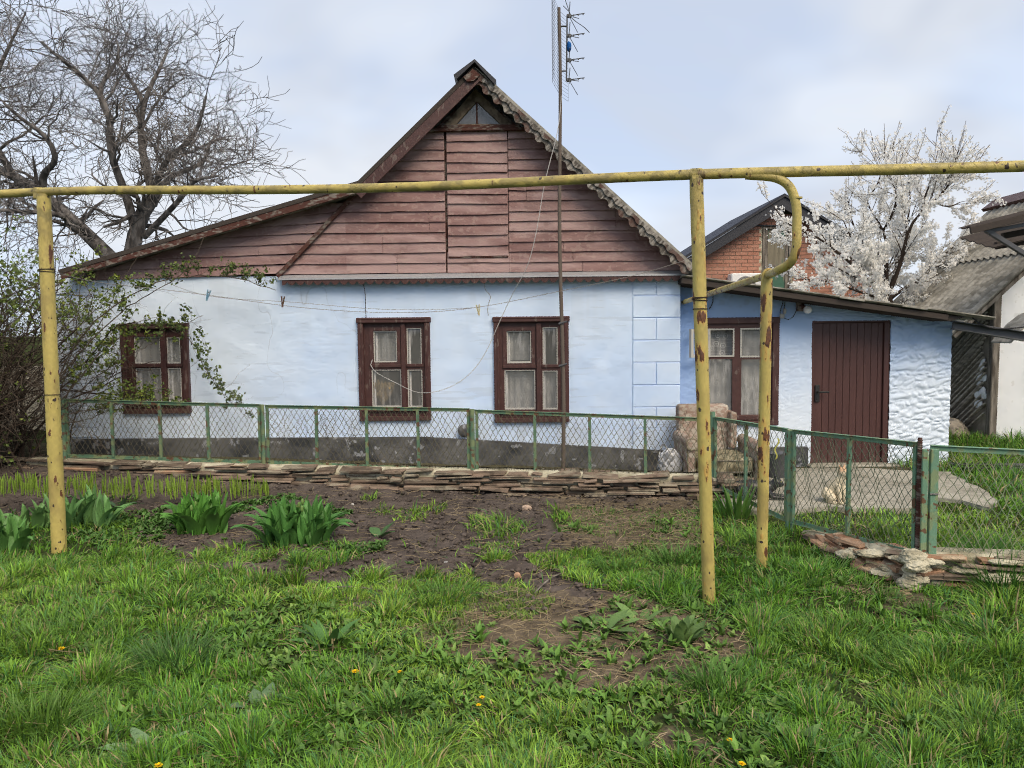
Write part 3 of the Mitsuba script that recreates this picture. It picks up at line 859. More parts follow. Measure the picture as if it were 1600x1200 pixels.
# small things on the front wall
c = at(725.5, 673, HY - .06)
m = MB()
v, f = trimesh.creation.icosphere(3, 0.072).vertices, trimesh.creation.icosphere(3, 0.072).faces
m.add((v * [1, .6, 1] + c, f)).add(tube([c + [0, .02, 0], c + [0, .09, 0]], [.05, .05], 12))
solo('vent_cap', m, 'mat_plinth', 'round dark vent cap on the blue wall between two windows', 'vent', smooth=40)

# ---------------------------------------------------------------- the porch building on the right
AY = 8.82
porch = thing('porch', 'low pale blue roughcast porch building with brown plank door and sloping roof', 'outbuilding')
ax0, ax1 = XR + .004, F(1484, 600, AY)[0]
wo = np.concatenate([[F(1090, 580, AY)[0], F(1216, 580, AY)[0]], [F(1150, 664, AY)[1], F(1150, 496, AY)[1]]])
do = np.array([F(1266, 620, AY)[0], F(1390, 620, AY)[0], -.05, F(1328, 499.5, AY)[1]])
AT0, AT1 = F(1072, 432, AY)[1], F(1484, 490, AY)[1]
def top_z(x):
    return AT0 + (AT1 - AT0) * (x - ax0) / (ax1 - ax0) - .015

def rough_relief(x, z):
    p = np.stack([x * 13 + 3 * z, 0 * x, z * 21 - 3 * x], -1)
    w = np.stack([mnoise(p * .6 + 9), 0 * x, mnoise(p * .6 + 31)], -1)
    rid = np.abs(2 * mnoise(p + 1.1 * w, 2) - 1) ** .6 * .7 + .3 * mfbm(p * 2, 2, 3)
    amt = .007 + .026 * sst(4.05, 4.3, x) + .002 * (x < 2.5)
    lo = np.stack([x * 1.5, 0 * x, z * 1.5], -1)
    return amt * rid + .02 * (mfbm(lo, 2, 3) - .5)
v, f = relief(np.linspace(ax0, ax1, 330), np.linspace(-.1, AT0, 230), AY, [wo + [.04, -.04, .04, -.04], do + [.012, -.012, -1, -.012]], rough_relief)
tz = top_z(v[:, 0])
v[:, 2] = np.where(v[:, 2] > do[3] + .02, do[3] + .02 + (v[:, 2] - do[3] - .02) * (tz - do[3] - .02) / (AT0 - do[3] - .02), v[:, 2])
put('wall', MB().add((v, f)), 'mat_annex', porch, smooth=True, label='roughcast wall, deep blue fading to white, corner shade painted in')
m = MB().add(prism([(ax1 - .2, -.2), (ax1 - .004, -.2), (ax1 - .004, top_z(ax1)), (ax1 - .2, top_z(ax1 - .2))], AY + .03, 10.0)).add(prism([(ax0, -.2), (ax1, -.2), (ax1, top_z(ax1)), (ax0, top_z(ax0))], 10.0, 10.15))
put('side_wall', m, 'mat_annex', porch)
put('plinth', MB().add(bx(ax0, do[0] - .03, AY - .05, AY + .02, -.15, F(1200, 698, AY)[1], .01)), 'mat_plinth', porch)
# its roof: slate sheets falling to the right, edge boards below
R0, R1 = F(1066, 430, 8.38), F(1556, 496.5, 8.38)
put('roof', MB().add(corrugated(R0, R1, 8.38, 10.4, .17, .011, .012)), 'mat_slate', porch, label='thin grey slate roof edge')
put('edge_board', MB().add(bar(xz(R0 - [0, .055], 8.42), xz(R1 - [.5, -.008], 8.42), .03, .06, .004)).add(prism([R0 - [0, .09], R0 - [0, .03], R1 - [.3, -.01], R1 - [.45, .03]], 8.45, 10.35)), 'mat_edge', porch)
for k in range(2):
    a = R0 + (R1 - R0) * (.50 + .2 * k)
    put('roof_lath', MB().add(bar(xz(a - [0, .008], 8.372), xz(a + (R1 - R0) * .08 - [0, .01], 8.372), .012, .02)), 'mat_slate', porch)

# window
tw = .075
pw = put('window', MB().add(bx(wo[0], wo[0] + tw, AY - .03, AY + .05, wo[2], wo[3] - .07)).add(bx(wo[1] - tw, wo[1], AY - .03, AY + .05, wo[2], wo[3] - .07)).add(bx(wo[0] - .004, wo[1] + .004, AY - .035, AY + .05, wo[3] - .07, wo[3])), 'mat_trim', porch, label='brown porch window with lace curtains and open vent pane')
def R(x0, y0, x1, y1):
    return rect(x0, y0, x1, y1, AY)
PA = [R(1107, 515, 1145.5, 556), R(1158, 514, 1203, 556.5), R(1107, 561, 1144, 645), R(1158, 561, 1203, 648)]
cut = shapely.box(wo[0] + tw - .003, wo[2] + .11, wo[1] - tw + .003, wo[3] - .067)
for p in PA:
    cut = cut.difference(shapely.box(p[0], p[2], p[1], p[3]))
put('sash', MB().add(prism(cut, AY + .0, AY + .045)), 'mat_trim', pw)
put('sill_board', MB().add(bx(wo[0] + .002, wo[1] - .002, AY - .045, AY + .05, wo[2], wo[2] + .05)).add(bx(wo[0] + tw, wo[1] - tw, AY - .02, AY + .05, wo[2] + .053, wo[2] + .112, .01)), 'mat_trim', pw)
for i, p in enumerate(PA):
    if i:
        put('pane', MB().add((np.array([[p[0], AY + .02, p[2]], [p[1], AY + .02, p[2]], [p[1], AY + .02, p[3]], [p[0], AY + .02, p[3]]]), np.array([[0, 1, 2], [0, 2, 3]]))), 'mat_glass', pw)
m = MB()
for p in PA[:2]:
    m.add(prism(shapely.box(p[0] - .012, p[2] - .012, p[1] + .012, p[3] + .012).difference(shapely.box(p[0] + .006, p[2] + .006, p[1] - .006, p[3] - .006)), AY - .008, AY - .001))
put('pale_bead', m, 'mat_putty', pw)
# vent casement swung open on its left hinge
hx, ang = PA[0][0] - .01, math.radians(152)
ux = np.array([math.cos(ang), -math.sin(ang), 0])
W_, H_ = .285, PA[0][3] - PA[0][2] + .02
fr = Polygon([(0, 0), (W_, 0), (W_, H_), (0, H_)]).difference(shapely.box(.035, .035, W_ - .035, H_ - .035))
v, f = prism(fr, 0, .035)
o = np.array([hx, AY - .035, PA[0][2] - .01])
uy = np.array([-ux[1], ux[0], 0])
vv = o + v[:, :1] * ux + v[:, 1:2] * uy + v[:, 2:] * np.array([0, 0, 1])
vent = put('vent_casement', MB().add((vv, f)), 'mat_putty', pw, label='small white vent casement swung open')
q = np.array([[.035, .018, .035], [W_ - .035, .018, .035], [W_ - .035, .018, H_ - .035], [.035, .018, H_ - .035]])
m = MB()
xs = np.linspace(wo[0] + .06, wo[1] - .06, 90)
ys = AY + .11 + .010 * np.sin(xs * 60 + 2 * np.sin(xs * 13))
i = np.arange(89)
m.add((np.vstack([np.stack([xs, ys, np.full(90, wo[2] + .08)], 1), np.stack([xs, ys, np.full(90, wo[3] - .06)], 1)]), np.stack([i, i + 1, i + 91, i + 90], 1)))
put('curtain', m, 'mat_lace', pw, smooth=True)
put('room', MB().add(bx(wo[0] - .2, wo[1] + .2, AY + 1, AY + 1.05, .2, wo[3] + .2)), 'mat_grey_wood', pw)

# door
dr_ = put('door', MB().add(bx(do[0] + .006, do[0] + .035, AY - .004, AY + .09, .02, do[3] - .03)).add(bx(do[1] - .075, do[1] - .01, AY - .004, AY + .09, .02, do[3] - .03)).add(bx(do[0] + .006, do[1] - .01, AY - .002, AY + .09, do[3] - .032, do[3] - .004)).add(bx(do[0] + .02, do[1] - .02, AY + .062, AY + .075, .02, do[3] - .02)), 'mat_door', porch, label='dark brown plank door with black lever handle')
n_ = 10
px0, px1 = do[0] + .037, do[1] - .077
edges = np.concatenate([[px0], px0 + (px1 - px0) * (np.arange(1, n_) + .35) / (n_ + .1), [px1]])
for k in range(n_):
    put('plank', MB().add(bx(edges[k] + .0015, edges[k + 1] - .0015, AY + .025, AY + .06, .03, do[3] - .036, .0035)), 'mat_door', dr_)
hp = at(1277.5, 615, AY)
put('handle', MB().add(cbox((.055, .016, .20), .007, hp + [0, .012, 0])).add(tube([hp + [0, .01, .02], hp + [0, -.045, .02]], [.011, .011], 8)).add(cbox((.125, .018, .022), .008, hp + [.055, -.045, .02])).add(tube([hp + [0, .006, -.055], hp + [0, -.004, -.055]], [.014, .014], 10)), 'mat_black', dr_, label='black lever handle on a long plate')
put('threshold', MB().add(bx(do[0] - .05, do[1] + .06, AY - .16, AY + .1, -.1, .03, .01)), 'mat_concrete', porch)

# lamp
c = at(1250, 478, AY - .05)
lamp = thing('wall_lamp', 'white bulb in a rusty brown holder on the porch wall', 'lamp')
put('holder', MB().add(cbox((.085, .05, .12), .012, c)).add(tube([c + [.01, -.02, -.01], c + [.035, -.07, -.03]], [.032, .03], 12)), 'mat_old_board', lamp)
sp = trimesh.creation.icosphere(3, .045)
put('bulb', MB().add((sp.vertices + c + [.05, -.10, -.045], sp.faces)), 'mat_white', lamp, smooth=True)
c2 = at(1222, 491, AY - .04)
jb = thing('junction_box', 'small white switch hanging on loose wires above the porch window', 'switch')
put('box', MB().add(cbox((.05, .04, .055), .01, c2 + [0, 0, -.02])).add(cbox((.03, .04, .06), .008, c2 + [.03, 0, .035])), 'mat_putty', jb)
put('wire', MB().add(tube(smooth_path([at(1225, 466, AY - .05), at(1221, 480, AY - .07), c2 + [-.02, 0, 0], c2 + [.03, -.02, -.05], at(1232, 499, AY - .07), at(1243, 488, AY - .07), c + [-.03, -.02, .03]], 30), .005, 4)).add(tube(smooth_path([at(1227, 466, AY - .05), at(1226, 478, AY - .06), c2 + [.03, 0, .04]], 10), .005, 4)), 'mat_dark_cable', jb)
solo('wall_wire', MB().add(tube(smooth_path([at(1114, 462, AY - .03), at(1113, 474, AY - .04), at(1108, 483, AY - .03)], 8), .006, 5)), 'mat_dark_cable', 'short black wire end hooked above the porch window, left of the posts', 'wire')

# ---------------------------------------------------------------- gas pipe on posts
def post(top, bot, Y, r_top, r_bot, label, ties, rail=None):
    p, q = at(*top, Y), at(*bot, Y)
    q = q + (q - p) * .04
    t = thing('pipe_post', label, 'post', None)
    rng = np.random.default_rng(int(top[0]))
    n = 30
    s = np.linspace(0, 1, n)
    pts = p + (q - p) * s[:, None] + rng.normal(0, .0005, (n, 3))
    put('pole', MB().add(tube(pts, np.linspace(r_top, r_bot, n), 20)), 'mat_yellow', t, smooth=50)
    for k, (s0, turns) in enumerate(ties):
        c = p + (q - p) * s0
        g = np.linspace(0, 2 * np.pi * turns, int(24 * turns))
        rr = r_top + (r_bot - r_top) * s0 + .003
        put('wire_tie', MB().add(tube(np.stack([c[0] + rr * np.cos(g), c[1] + rr * np.sin(g), c[2] + .012 * np.sin(g * .37) + .004 * g / 6], 1), .003, 4)), 'mat_dark_bark', t)
    return t, p, q

Y1, Y2, Y3 = 5.58, 4.42, 5.05
t1, p1, q1 = post((68, 304), (93, 868), Y1, .046, .052, 'leftmost yellow gas pipe post in front of the shrub', [(.20, 3), (.53, 1.2)])
t2, p2, q2 = post((1088, 280), (1108, 947), Y2, .0385, .037, 'rusty yellow post, the tallest right of the house corner', [(.265, 3.2), (.29, 1)])
t3, p3, q3 = post((1198, 436), (1190, 894), Y3, .037, .036, 'shorter yellow post under the bent pipe branch, right of the rusty one', [])
pipe = thing('gas_pipe', 'long yellow overhead gas pipe crossing in front of the house with a bent branch', 'pipe')
def YL(px):
    return Y1 + (Y2 - Y1) * (px - 68) / (1088 - 68)
def inv_at(px, py):
    # the vertical plane through both posts
    a, b = np.array([p1[0], Y1]), np.array([p2[0], Y2])
    d = ray(px, py)
    M = np.array([[d[0], -(b - a)[0]], [d[1], -(b - a)[1]]])
    s = np.linalg.solve(M, a - EYE[:2])
    return EYE + d * s[0]
run = smooth_path([inv_at(-60, 305), inv_at(0, 303), inv_at(60, 300), inv_at(300, 297), inv_at(700, 290), inv_at(1088, 272.5), inv_at(1350, 266), inv_at(1600, 259.5), inv_at(1700, 256)], 60)
put('main_run', MB().add(tube(run, .029, 20)), 'mat_yellow', pipe, smooth=50)
b0 = inv_at(1190, 272)
Yb = inv_at(1245, 330)[1]
br = [inv_at(1165, 273.5), inv_at(1190, 275), inv_at(1215, 279), inv_at(1232, 290), inv_at(1241, 308), inv_at(1245, 330), inv_at(1245, 360), inv_at(1244.5, 385)]
b4 = br[-1]
end = at(1066, 473, 8.9)
sup = at(1201, 429, Y3 - .02)
br += [inv_at(1241, 403) + [0, .015, 0], inv_at(1229, 419) + [0, .12, 0]]
mid = sup + (end - sup) * .15
pts = smooth_path(br, 40)
put('branch_pipe', MB().add(tube(np.vstack([pts, smooth_path([pts[-1], sup, mid, end], 20)[1:]]), .025, 18)), 'mat_yellow', pipe, smooth=50, label='branch pipe bending down and back to the porch')
for c, w in ((inv_at(1088, 272.5), .066), (inv_at(60, 300), .056)):
    t = nrm(run[30] - run[28])
    u = nrm(np.cross(t, [0, 0, 1]))
    put('collar', MB().add(tube([c - t * w * .5, c + t * w * .5], [.0335, .0335], 20)).add(cbox((w * .95, .064, .085), .01, c + [0, 0, -.012], np.array([t, u, [0, 0, 1]]))), 'mat_yellow', pipe, smooth=40)
g = np.linspace(-.3, np.pi + .3, 14)
tt = nrm(end - sup)
uu = nrm(np.cross(tt, [0, 0, 1]))
put('clamp', MB().add(tube([sup + uu * .034 * math.cos(a) + np.array([0, 0, .034 * math.sin(a)]) + 0 * tt for a in g], .0085, 8)).add(tube([sup - uu * .034, sup - uu * .034 - [0, 0, .04]], .008, 6)), 'mat_yellow', pipe, smooth=50)
put('weld', MB().add(tube([b4 + [0, 0, .26], b4 + [0, 0, .268]], .0285, 18)), 'mat_yellow', pipe, smooth=50)

# ---------------------------------------------------------------- fences of welded angle iron and chain link
def wires(P0, P1, zb0, zt0, zb1, zt1, cw, chh, rad, rng, sag=1.0):
    """two families of diagonal wires that cross as chain link does"""
    m, sd = MB(), Strands()
    L = np.linalg.norm(P1 - P0)
    d = (P1 - P0) / L
    nrm2 = np.array([-d[1], d[0]])
    nx = max(3, int(round(L / cw)))
    w = L / nx
    nz = max(2, int(round((zt0 - zb0) / chh)))
    off = rng.normal(0, .0035, (2 * nx + 3, 2 * nz + 3, 2))
    def node(i, j):
        s = i * .5 * w
        u = j / (2 * nz)
        zb, zt = zb0 + (zb1 - zb0) * s / L, zt0 + (zt1 - zt0) * s / L
        o = off[i, j]
        bow = .012 * math.sin(i * .9 + j * .4) * sag
        return np.array([P0[0] + d[0] * (s + o[0] * sag) + nrm2[0] * bow, P0[1] + d[1] * (s + o[0] * sag) + nrm2[1] * bow, zb + (zt - zb) * u + o[1] * sag * (0 < j < 2 * nz)])
    for fam in (1, -1):
        for k in range(-nz * 2, 2 * nx + 2 * nz + 1):
            if k % 2:
                continue
            pts = []
            for j in range(2 * nz + 1):
                i = k + fam * j
                if 0 <= i <= 2 * nx:
                    pts.append(node(i, j))
            if len(pts) > 1:
                sd.add(np.array(pts), rad, rad)
    return sd.into(m)

def section(parent, P0, P1, zb, zt, ups, cw, chh, rad, seed, t=.032, ends=(True, True)):
    rng = np.random.default_rng(seed)
    P0, P1 = np.asarray(P0), np.asarray(P1)
    a0, a1 = np.array([*P0, zb[0]]), np.array([*P1, zb[1]])
    b0, b1 = np.array([*P0, zt[0]]), np.array([*P1, zt[1]])
    put('top_rail', MB().add(bar(b0, b1, .004, t, .001)).add(bar(b0 + [0, 0, t / 2], b1 + [0, 0, t / 2], t, .004, .001)), 'mat_green', parent)
    put('bottom_rail', MB().add(bar(a0, a1, .004, t, .001)).add(bar(a0 - [0, 0, t / 2], a1 - [0, 0, t / 2], t, .004, .001)), 'mat_green', parent)
    d = nrm(P1 - P0)
    for s in ups:
        p = P0 + (P1 - P0) * s
        z0, z1 = zb[0] + (zb[1] - zb[0]) * s, zt[0] + (zt[1] - zt[0]) * s
        o = rng.normal(0, .004)
        q0, q1 = np.array([*p, z0]), np.array([*(p + d * o), z1])
        sd = np.array([d[1], -d[0], 0]) * .008
        put('upright', MB().add(bar(q0 + sd, q1 + sd, .026, .005, .001, (d[1], -d[0], 0))).add(bar(q0 + np.array([*d, 0]) * .013, q1 + np.array([*d, 0]) * .013, .004, .026, .001, (d[1], -d[0], 0))), 'mat_green', parent)
    put('wire_mesh', wires(P0 + d * .01, P1 - d * .01, zb[0] + .01, zt[0] - .01, zb[1] + .01, zt[1] - .01, cw, chh, rad, rng), 'mat_wire', parent, stuff=True)

def on_line(A_, B_, px):
    """where the vertical through this column of the photograph meets the fence line on the plan"""
    d = ray(px, 600)[:2]
    M = np.array([[d[0], -(B_ - A_)[0]], [d[1], -(B_ - A_)[1]]])
    s = np.linalg.solve(M, A_)[1]
    return s
def on3(A_, B_, px, py):
    p = A_ + (B_ - A_) * on_line(A_, B_, px)
    d = ray(px, py)
    return p, EYE[2] + d[2] * np.linalg.norm(p) / np.linalg.norm(d[:2])

front = thing('front_fence', 'green chain link fence on the low tile wall in front of the house', 'fence')
secs = [((99, 626, 712), (406, 634.5, 722), [172, 247, 322]), ((413, 635.5, 722), (733, 641, 735), [492, 571, 652]), ((741, 643, 736), (1110, 656, 752), [835, 921, 1009])]
for n_, (a, b, ups) in enumerate(secs):
    A_, zt0 = on3(FA, FB, a[0], a[1]); _, zb0 = on3(FA, FB, a[0], a[2])
    B_, zt1 = on3(FA, FB, b[0], b[1]); _, zb1 = on3(FA, FB, b[0], b[2])
    us = [on_line(A_, B_, u) for u in ups]
    section(front, A_, B_, (zb0, zb1), (zt0, zt1), [0.008] + us + [.992], .056, .088, .003, n_)
for px, yt, yb, w in ((409.5, 632, 722, .04), (737, 639, 750, .05), (1112.5, 643, 770, .05), (97, 622, 720, .05)):
    p, zt = on3(FA, FB, px, yt)
    _, zb = on3(FA, FB, px, yb)
    put('post', MB().add(tube([[p[0], p[1] - .02, zb - .1], [p[0], p[1] - .02, zt]], [w * .5, w * .5], 10)), 'mat_green', front, smooth=40)

side = thing('side_fence', 'green chain link fence running back along the yard beside the rubble wall', 'fence')
S = [((1117, 654, 757), (1232, 673, 812), [1166]), ((1240, 674.5, 814), (1437, 695.5, 866), [1328])]
for n_, (a, b, ups) in enumerate(S):
    A_, zt0 = on3(FB, FC, a[0], a[1]); _, zb0 = on3(FB, FC, a[0], a[2])
    B_, zt1 = on3(FB, FC, b[0], b[1]); _, zb1 = on3(FB, FC, b[0], b[2])
    section(side, A_, B_, (zb0, zb1), (zt0, zt1), [0.01] + [on_line(A_, B_, u) for u in ups] + [.99], .056, .080, .0024, 20 + n_)
for px, yt, yb, w in ((1236, 671, 822, .045),):
    p, zt = on3(FB, FC, px, yt); _, zb = on3(FB, FC, px, yb)
    put('post', MB().add(bar([p[0], p[1], zb - .1], [p[0], p[1], zt], w, w, .004, (0, 1, 0))), 'mat_green', side)
# ribbed bar post at the corner
p, zt = on3(FB, FC, 1440, 684); _, zb = on3(FB, FC, 1440, 880)
m = MB().add(tube([[p[0], p[1], zb - .08], [p[0], p[1], zt]], [.0125, .0125], 10))
for z in np.arange(zb, zt - .006, .0145):
    m.add(tube([[p[0] - .001, p[1], z], [p[0], p[1], z + .004], [p[0] + .001, p[1], z + .008]], [.0135, .0172, .0135], 10))
solo('ribbed_bar', m, 'mat_old_board', 'rusty ribbed steel bar standing at the fence corner beside the green posts', 'post')

gate = thing('gate', 'green chain link gate leaf with a wide painted stile, right of the ribbed bar', 'gate')
def ong(px, py):
    return on3(FC, FD, px, py)
A_, zt0 = ong(1448, 700); _, zb0 = ong(1448, 871)
B_, zt1 = ong(1690, 712); _, zb1 = ong(1690, 905)
gd = nrm(B_ - A_)
section(gate, ong(1456, 0)[0], B_, (zb0, zb1), (zt0, zt1), [.99], .052, .080, .0024, 41, .034)
for px, w, off in ((1447, .034, -.006), (1457, .014, 0.010), (1462, .046, -.002)):
    p, z1 = ong(px, 701); _, z0 = ong(px, 873)
    s = np.array([gd[1], -gd[0]]) * (.012 - off)
    put('stile', MB().add(bar([*(p + s), z0], [*(p + s), z1], w, .02, .003, (gd[1], -gd[0], 0))), 'mat_green', gate)
p, z = ong(1453, 771)
put('latch_bolt', MB().add(tube([[p[0], p[1] - .03, z], [p[0] + .05, p[1] - .032, z]], .006, 8)), 'mat_dark_steel', gate)

# yellow ribbon on the side fence
p, z = on3(FB, FC, 1217, 684)
m = MB()
g = np.linspace(0, 1, 12)
pts = np.stack([p[0] - .012 + .012 * np.sin(g * 9) - .02 * g, p[1] - .03 + 0 * g, z - .17 * g], 1)
v = np.vstack([pts - [.007, 0, 0], pts + [.007, .003, 0]])
i = np.arange(11)
m.add((v, np.stack([i, i + 12, i + 13, i + 1], 1)), (.62, .60, .16))
solo('ribbon', m, 'mat_vertex', 'yellow ribbon tied to the side fence just right of the shorter yellow post', 'ribbon')

# ---------------------------------------------------------------- low wall of stacked old tiles
tw_ = thing('tile_wall', 'low dry wall of stacked broken roof tiles under the front fence', 'wall')
r = np.random.default_rng(77)
Lf = np.linalg.norm(FB - FA)
df = nrm(FB - FA)
sf = np.array([-df[1], df[0]])
EXT = .4
def wall_z(s):
    _x = FA + df * s
    _, zt = on3(FA, FB, 800 + 1200 * _x[0] / (_x[1] * .9976), 741 - 26 * (1 - s / Lf))
    return zt
cnt = 0
for k in range(6):
    s = -EXT * r.random() - .3
    th = .033
    while s < Lf + .12:
        ln = r.uniform(.10, .42) if r.random() < .75 else r.uniform(.3, .6)
        c = s + ln / 2
        x, y = FA + df * np.clip(c, 0, Lf)
        top = wall_z(np.clip(c, 0, Lf)) - .004
        z = top - th * (k + .5) - .002 * k
        bottom = float(gz(x, y - .25)) - .02
        if z > bottom and ln > .1:
            inset = .010 * k * -1 + r.normal(0, .030)
            tilt, yaw = r.normal(0, .030), r.normal(0, .09)
            t = np.array([df[0], df[1], tilt])
            t = nrm(t)
            sd = nrm(np.array([sf[0] + yaw * df[0], sf[1] + yaw * df[1], .06 * r.normal()]))
            u = nrm(np.cross(t, sd))
            dep = .26 if k < 2 else .2
            v, f = cbox((ln - .012, dep, th * r.uniform(.45, .95)), .006, (0, 0, 0), np.array([t, sd, u]))
            v = v + r.normal(0, .0045, v.shape)
            v = v + np.array([*(FA + df * c + sf * (dep / 2 - .17 + inset)), z + r.normal(0, .003)])
            put('tile', MB().add((v, f)), 'mat_red_tile' if r.random() < .07 else 'mat_tile', tw_)
            cnt += 1
        s += ln + r.uniform(.0, .03) + (r.uniform(.05, .2) if r.random() < .10 else 0)
m = MB()
ss = np.linspace(-.35, Lf + .1, 160)
prof = [(-.10, -.25), (-.10, -.03), (-.02, -.006), (.12, -.004), (.2, -.1)]
rows = []
for o, dz in prof:
    q = FA + df * np.clip(ss, -1, Lf + .1)[:, None] + sf * o
    zz_ = np.array([wall_z(np.clip(s_, 0, Lf)) for s_ in ss]) + dz + .018 * (mfbm(np.stack([ss * 7, ss * 0 + o * 9, 0 * ss], -1), 3, 4) - .5)
    rows.append(np.column_stack([q, zz_]))
v = np.vstack(rows)
i = np.arange(159)
put('mortar', m.add((v, np.vstack([np.stack([a * 160 + i, a * 160 + i + 1, (a + 1) * 160 + i + 1, (a + 1) * 160 + i], 1) for a in range(4)]))), 'mat_mortar', tw_, smooth=True)

# rubble wall under the side fence and the gate
rb = thing('rubble_wall', 'crumbling wall of broken red tiles and pale mortar under the side fence', 'wall')
def lump(c, sz, seed, sub=3, amp=.35, fq=7):
    s_ = trimesh.creation.icosphere(sub, 1.0)
    v = np.array(s_.vertices)
    v = v * (1 + amp * (mfbm(v * 1.3 + seed * 7.7, 3, seed)[:, None] - .5) * 2 + (.5 * amp * (np.abs(mfbm(v * 3.1 + seed * 3.3, 3, seed + 1)[:, None] - .5) * -4 + .4) if sub > 2 else 0))
    return v * np.asarray(sz) + np.asarray(c), np.array(s_.faces)
ds = nrm(FC - FB)
ns = np.array([ds[1], -ds[0]])
if ns[0] > 0:
    ns = -ns
LS = np.linalg.norm(FC - FB)
r = np.random.default_rng(8)
for k in range(40):
    s = LS * r.uniform(.60, 1.0)
    u = (s / LS - .5) * 2
    zmax = .03 + .13 * u
    lay = r.integers(0, 5)
    z = max(.02, zmax - .038 * lay) + .02
    if lay > 1 and u < .4:
        continue
    ln = r.uniform(.12, .30)
    yaw = math.atan2(ds[1], ds[0]) + r.normal(0, .22)
    t = np.array([math.cos(yaw), math.sin(yaw), r.normal(0, .06)])
    t = nrm(t)
    sd = nrm(np.cross([r.normal(0, .08), r.normal(0, .08), 1.0], t))
    v, f = cbox((ln, r.uniform(.12, .2), r.uniform(.018, .03)), .006, (0, 0, 0), np.array([t, sd, np.cross(t, sd)]))
    v = v + r.normal(0, .005, v.shape)
    o = .02 + .018 * lay + r.normal(0, .02)
    put('tile', MB().add((v + np.array([*(FB + ds * s + ns * o), z]), f)), 'mat_red_tile' if r.random() < .55 else 'mat_tile', rb)
dg = nrm(FD - FC)
ng = np.array([dg[1], -dg[0]])
for k in range(16):
    s = r.uniform(.02, 1.1)
    z = .19 - .048 * (k % 4)
    yaw = math.atan2(dg[1], dg[0]) + r.normal(0, .08)
    t = nrm(np.array([math.cos(yaw), math.sin(yaw), r.normal(-.02, .03)]))
    sd = nrm(np.cross([0, r.normal(0, .06), 1.0], t))
    v, f = cbox((r.uniform(.25, .45), .18, .024), .006, (0, 0, 0), np.array([t, sd, np.cross(t, sd)]))
    v = v + r.normal(0, .005, v.shape)
    put('tile', MB().add((v + np.array([*(FC + dg * s + ng * (-.0 + .014 * (k % 4))), z]), f)), 'mat_red_tile' if r.random() < .35 else 'mat_tile', rb)
m = MB()
for k in range(26):
    s = r.uniform(-.05, 1.2)
    c = FC + dg * s + ng * r.uniform(-.06, .10)
    m.add(lump([*c, r.uniform(.03, .20)], (r.uniform(.07, .17), r.uniform(.05, .09), r.uniform(.015, .032)), k, 4, .30))
for k in range(10):
    s = LS * r.uniform(.66, 1.0)
    c = FB + ds * s + ns * r.uniform(.0, .16)
    m.add(lump([*c, max(.02, .20 * (s / LS - .55) / .45 * r.random())], (r.uniform(.05, .11), r.uniform(.05, .10), r.uniform(.012, .03)), 50 + k, 3, .3))
for k in range(5):
    m.add(lump([*(FC + ns * r.uniform(.02, .1) + ng * r.uniform(.0, .12)), .03 + .042 * k], (.08, .07, .045), 90 + k, 4, .30))
m.add(bar([*(FC + ng * -.05), .09], [*(FC + dg * 1.6 + ng * -.05), .08], .16, .25, .02))
m.add(bar([*(FB + ds * LS * .55 - ns * .02), -.05], [*(FC - ns * .02), .10], .12, .20, .02))
put('mortar', m, 'mat_mortar', rb, smooth=35)

# stones lying on the soil
r = np.random.default_rng(31)
for (px, py, w, h, lab, col) in ((823, 797, .085, .06, 'pale pinkish stone lying on the soil near the tile wall', (.42, .32, .25)), (809, 904, .045, .055, 'small tan brick chip standing in the bare soil', (.38, .24, .16)),
                                 (697, 880, .03, .02, 'grey pebble on the bare soil beside the grass edge', (.25, .25, .25)), (608, 911, .035, .025, 'pale grey pebble at the lower edge of the soil bed', (.36, .34, .32)), (551, 789, .03, .02, 'whitish pebble near the tulip clump nearest the middle', (.45, .44, .42)), (706, 856, .03, .015, 'flat grey flint in the middle of the soil bed', (.3, .3, .3))):
    P = G(px, py)
    v, f = lump(P + [0, 0, h * .25], (w * .55, w * .4, h * .5), int(px), 2, .4)
    solo('stone', MB().add((v, f), col), 'mat_vertex', lab, 'stone')
P = G(1063, 776)
# ---------------------------------------------------------------- antenna
an = thing('antenna', 'tall television antenna on a thin mast in front of the gable', 'antenna')
MY = 8.22
mt, mb_ = at(872.5, 12, MY), at(880, 740, MY)
s = np.linspace(0, 1, 20)[:, None]
mp = mb_ + (mt - mb_) * s
mp[:, 0] += .012 * np.sin(s[:, 0] * 9)
put('mast', MB().add(tube(mp, np.linspace(.023, .017, 20), 10)), 'mat_mast', an, smooth=50)
for py in (505, 571):
    c = at(877, py, MY)
    put('clamp', MB().add(tube([c + [-.03, -.02, -.01], c + [.06, -.03, .02]], .011, 6)).add(tube([c - [0, 0, .012], c + [0, 0, .012]], .027, 10)), 'mat_dark_steel', an)
bd = nrm(np.array([1.0, -.30, 0]))
ld = nrm(np.array([.30, 1.0, 0]))
zt, zb = at(873, 4, MY)[2], at(873, 139, MY)[2]
m = MB()
cx = at(872, 70, MY)
hw = .25
for z in np.linspace(zb, zt, 24):
    pts = []
    for u in np.linspace(-1, 1, 9):
        bend = .05 * max(0, abs(u) - .55) / .45
        pts.append([cx[0] + ld[0] * hw * u * 1.35 + bd[0] * (bend - .02), cx[1] + ld[1] * hw * u * 1.35 + bd[1] * (bend - .02), z - .035 * u])
    m.add(tube(pts, .0016, 3))
for u in (-1, -.55, -.2, .2, .55, 1):
    bend = .05 * max(0, abs(u) - .55) / .45
    o = [cx[0] + ld[0] * hw * u * 1.35 + bd[0] * (bend - .02), cx[1] + ld[1] * hw * u * 1.35 + bd[1] * (bend - .02)]
    m.add(tube([[*o, zb - .035 * u], [*o, zt - .035 * u]], .0016, 3))
put('reflector_grid', m, 'mat_dark_steel', an)
bo = at(886, 25, MY), at(885, 127, MY)
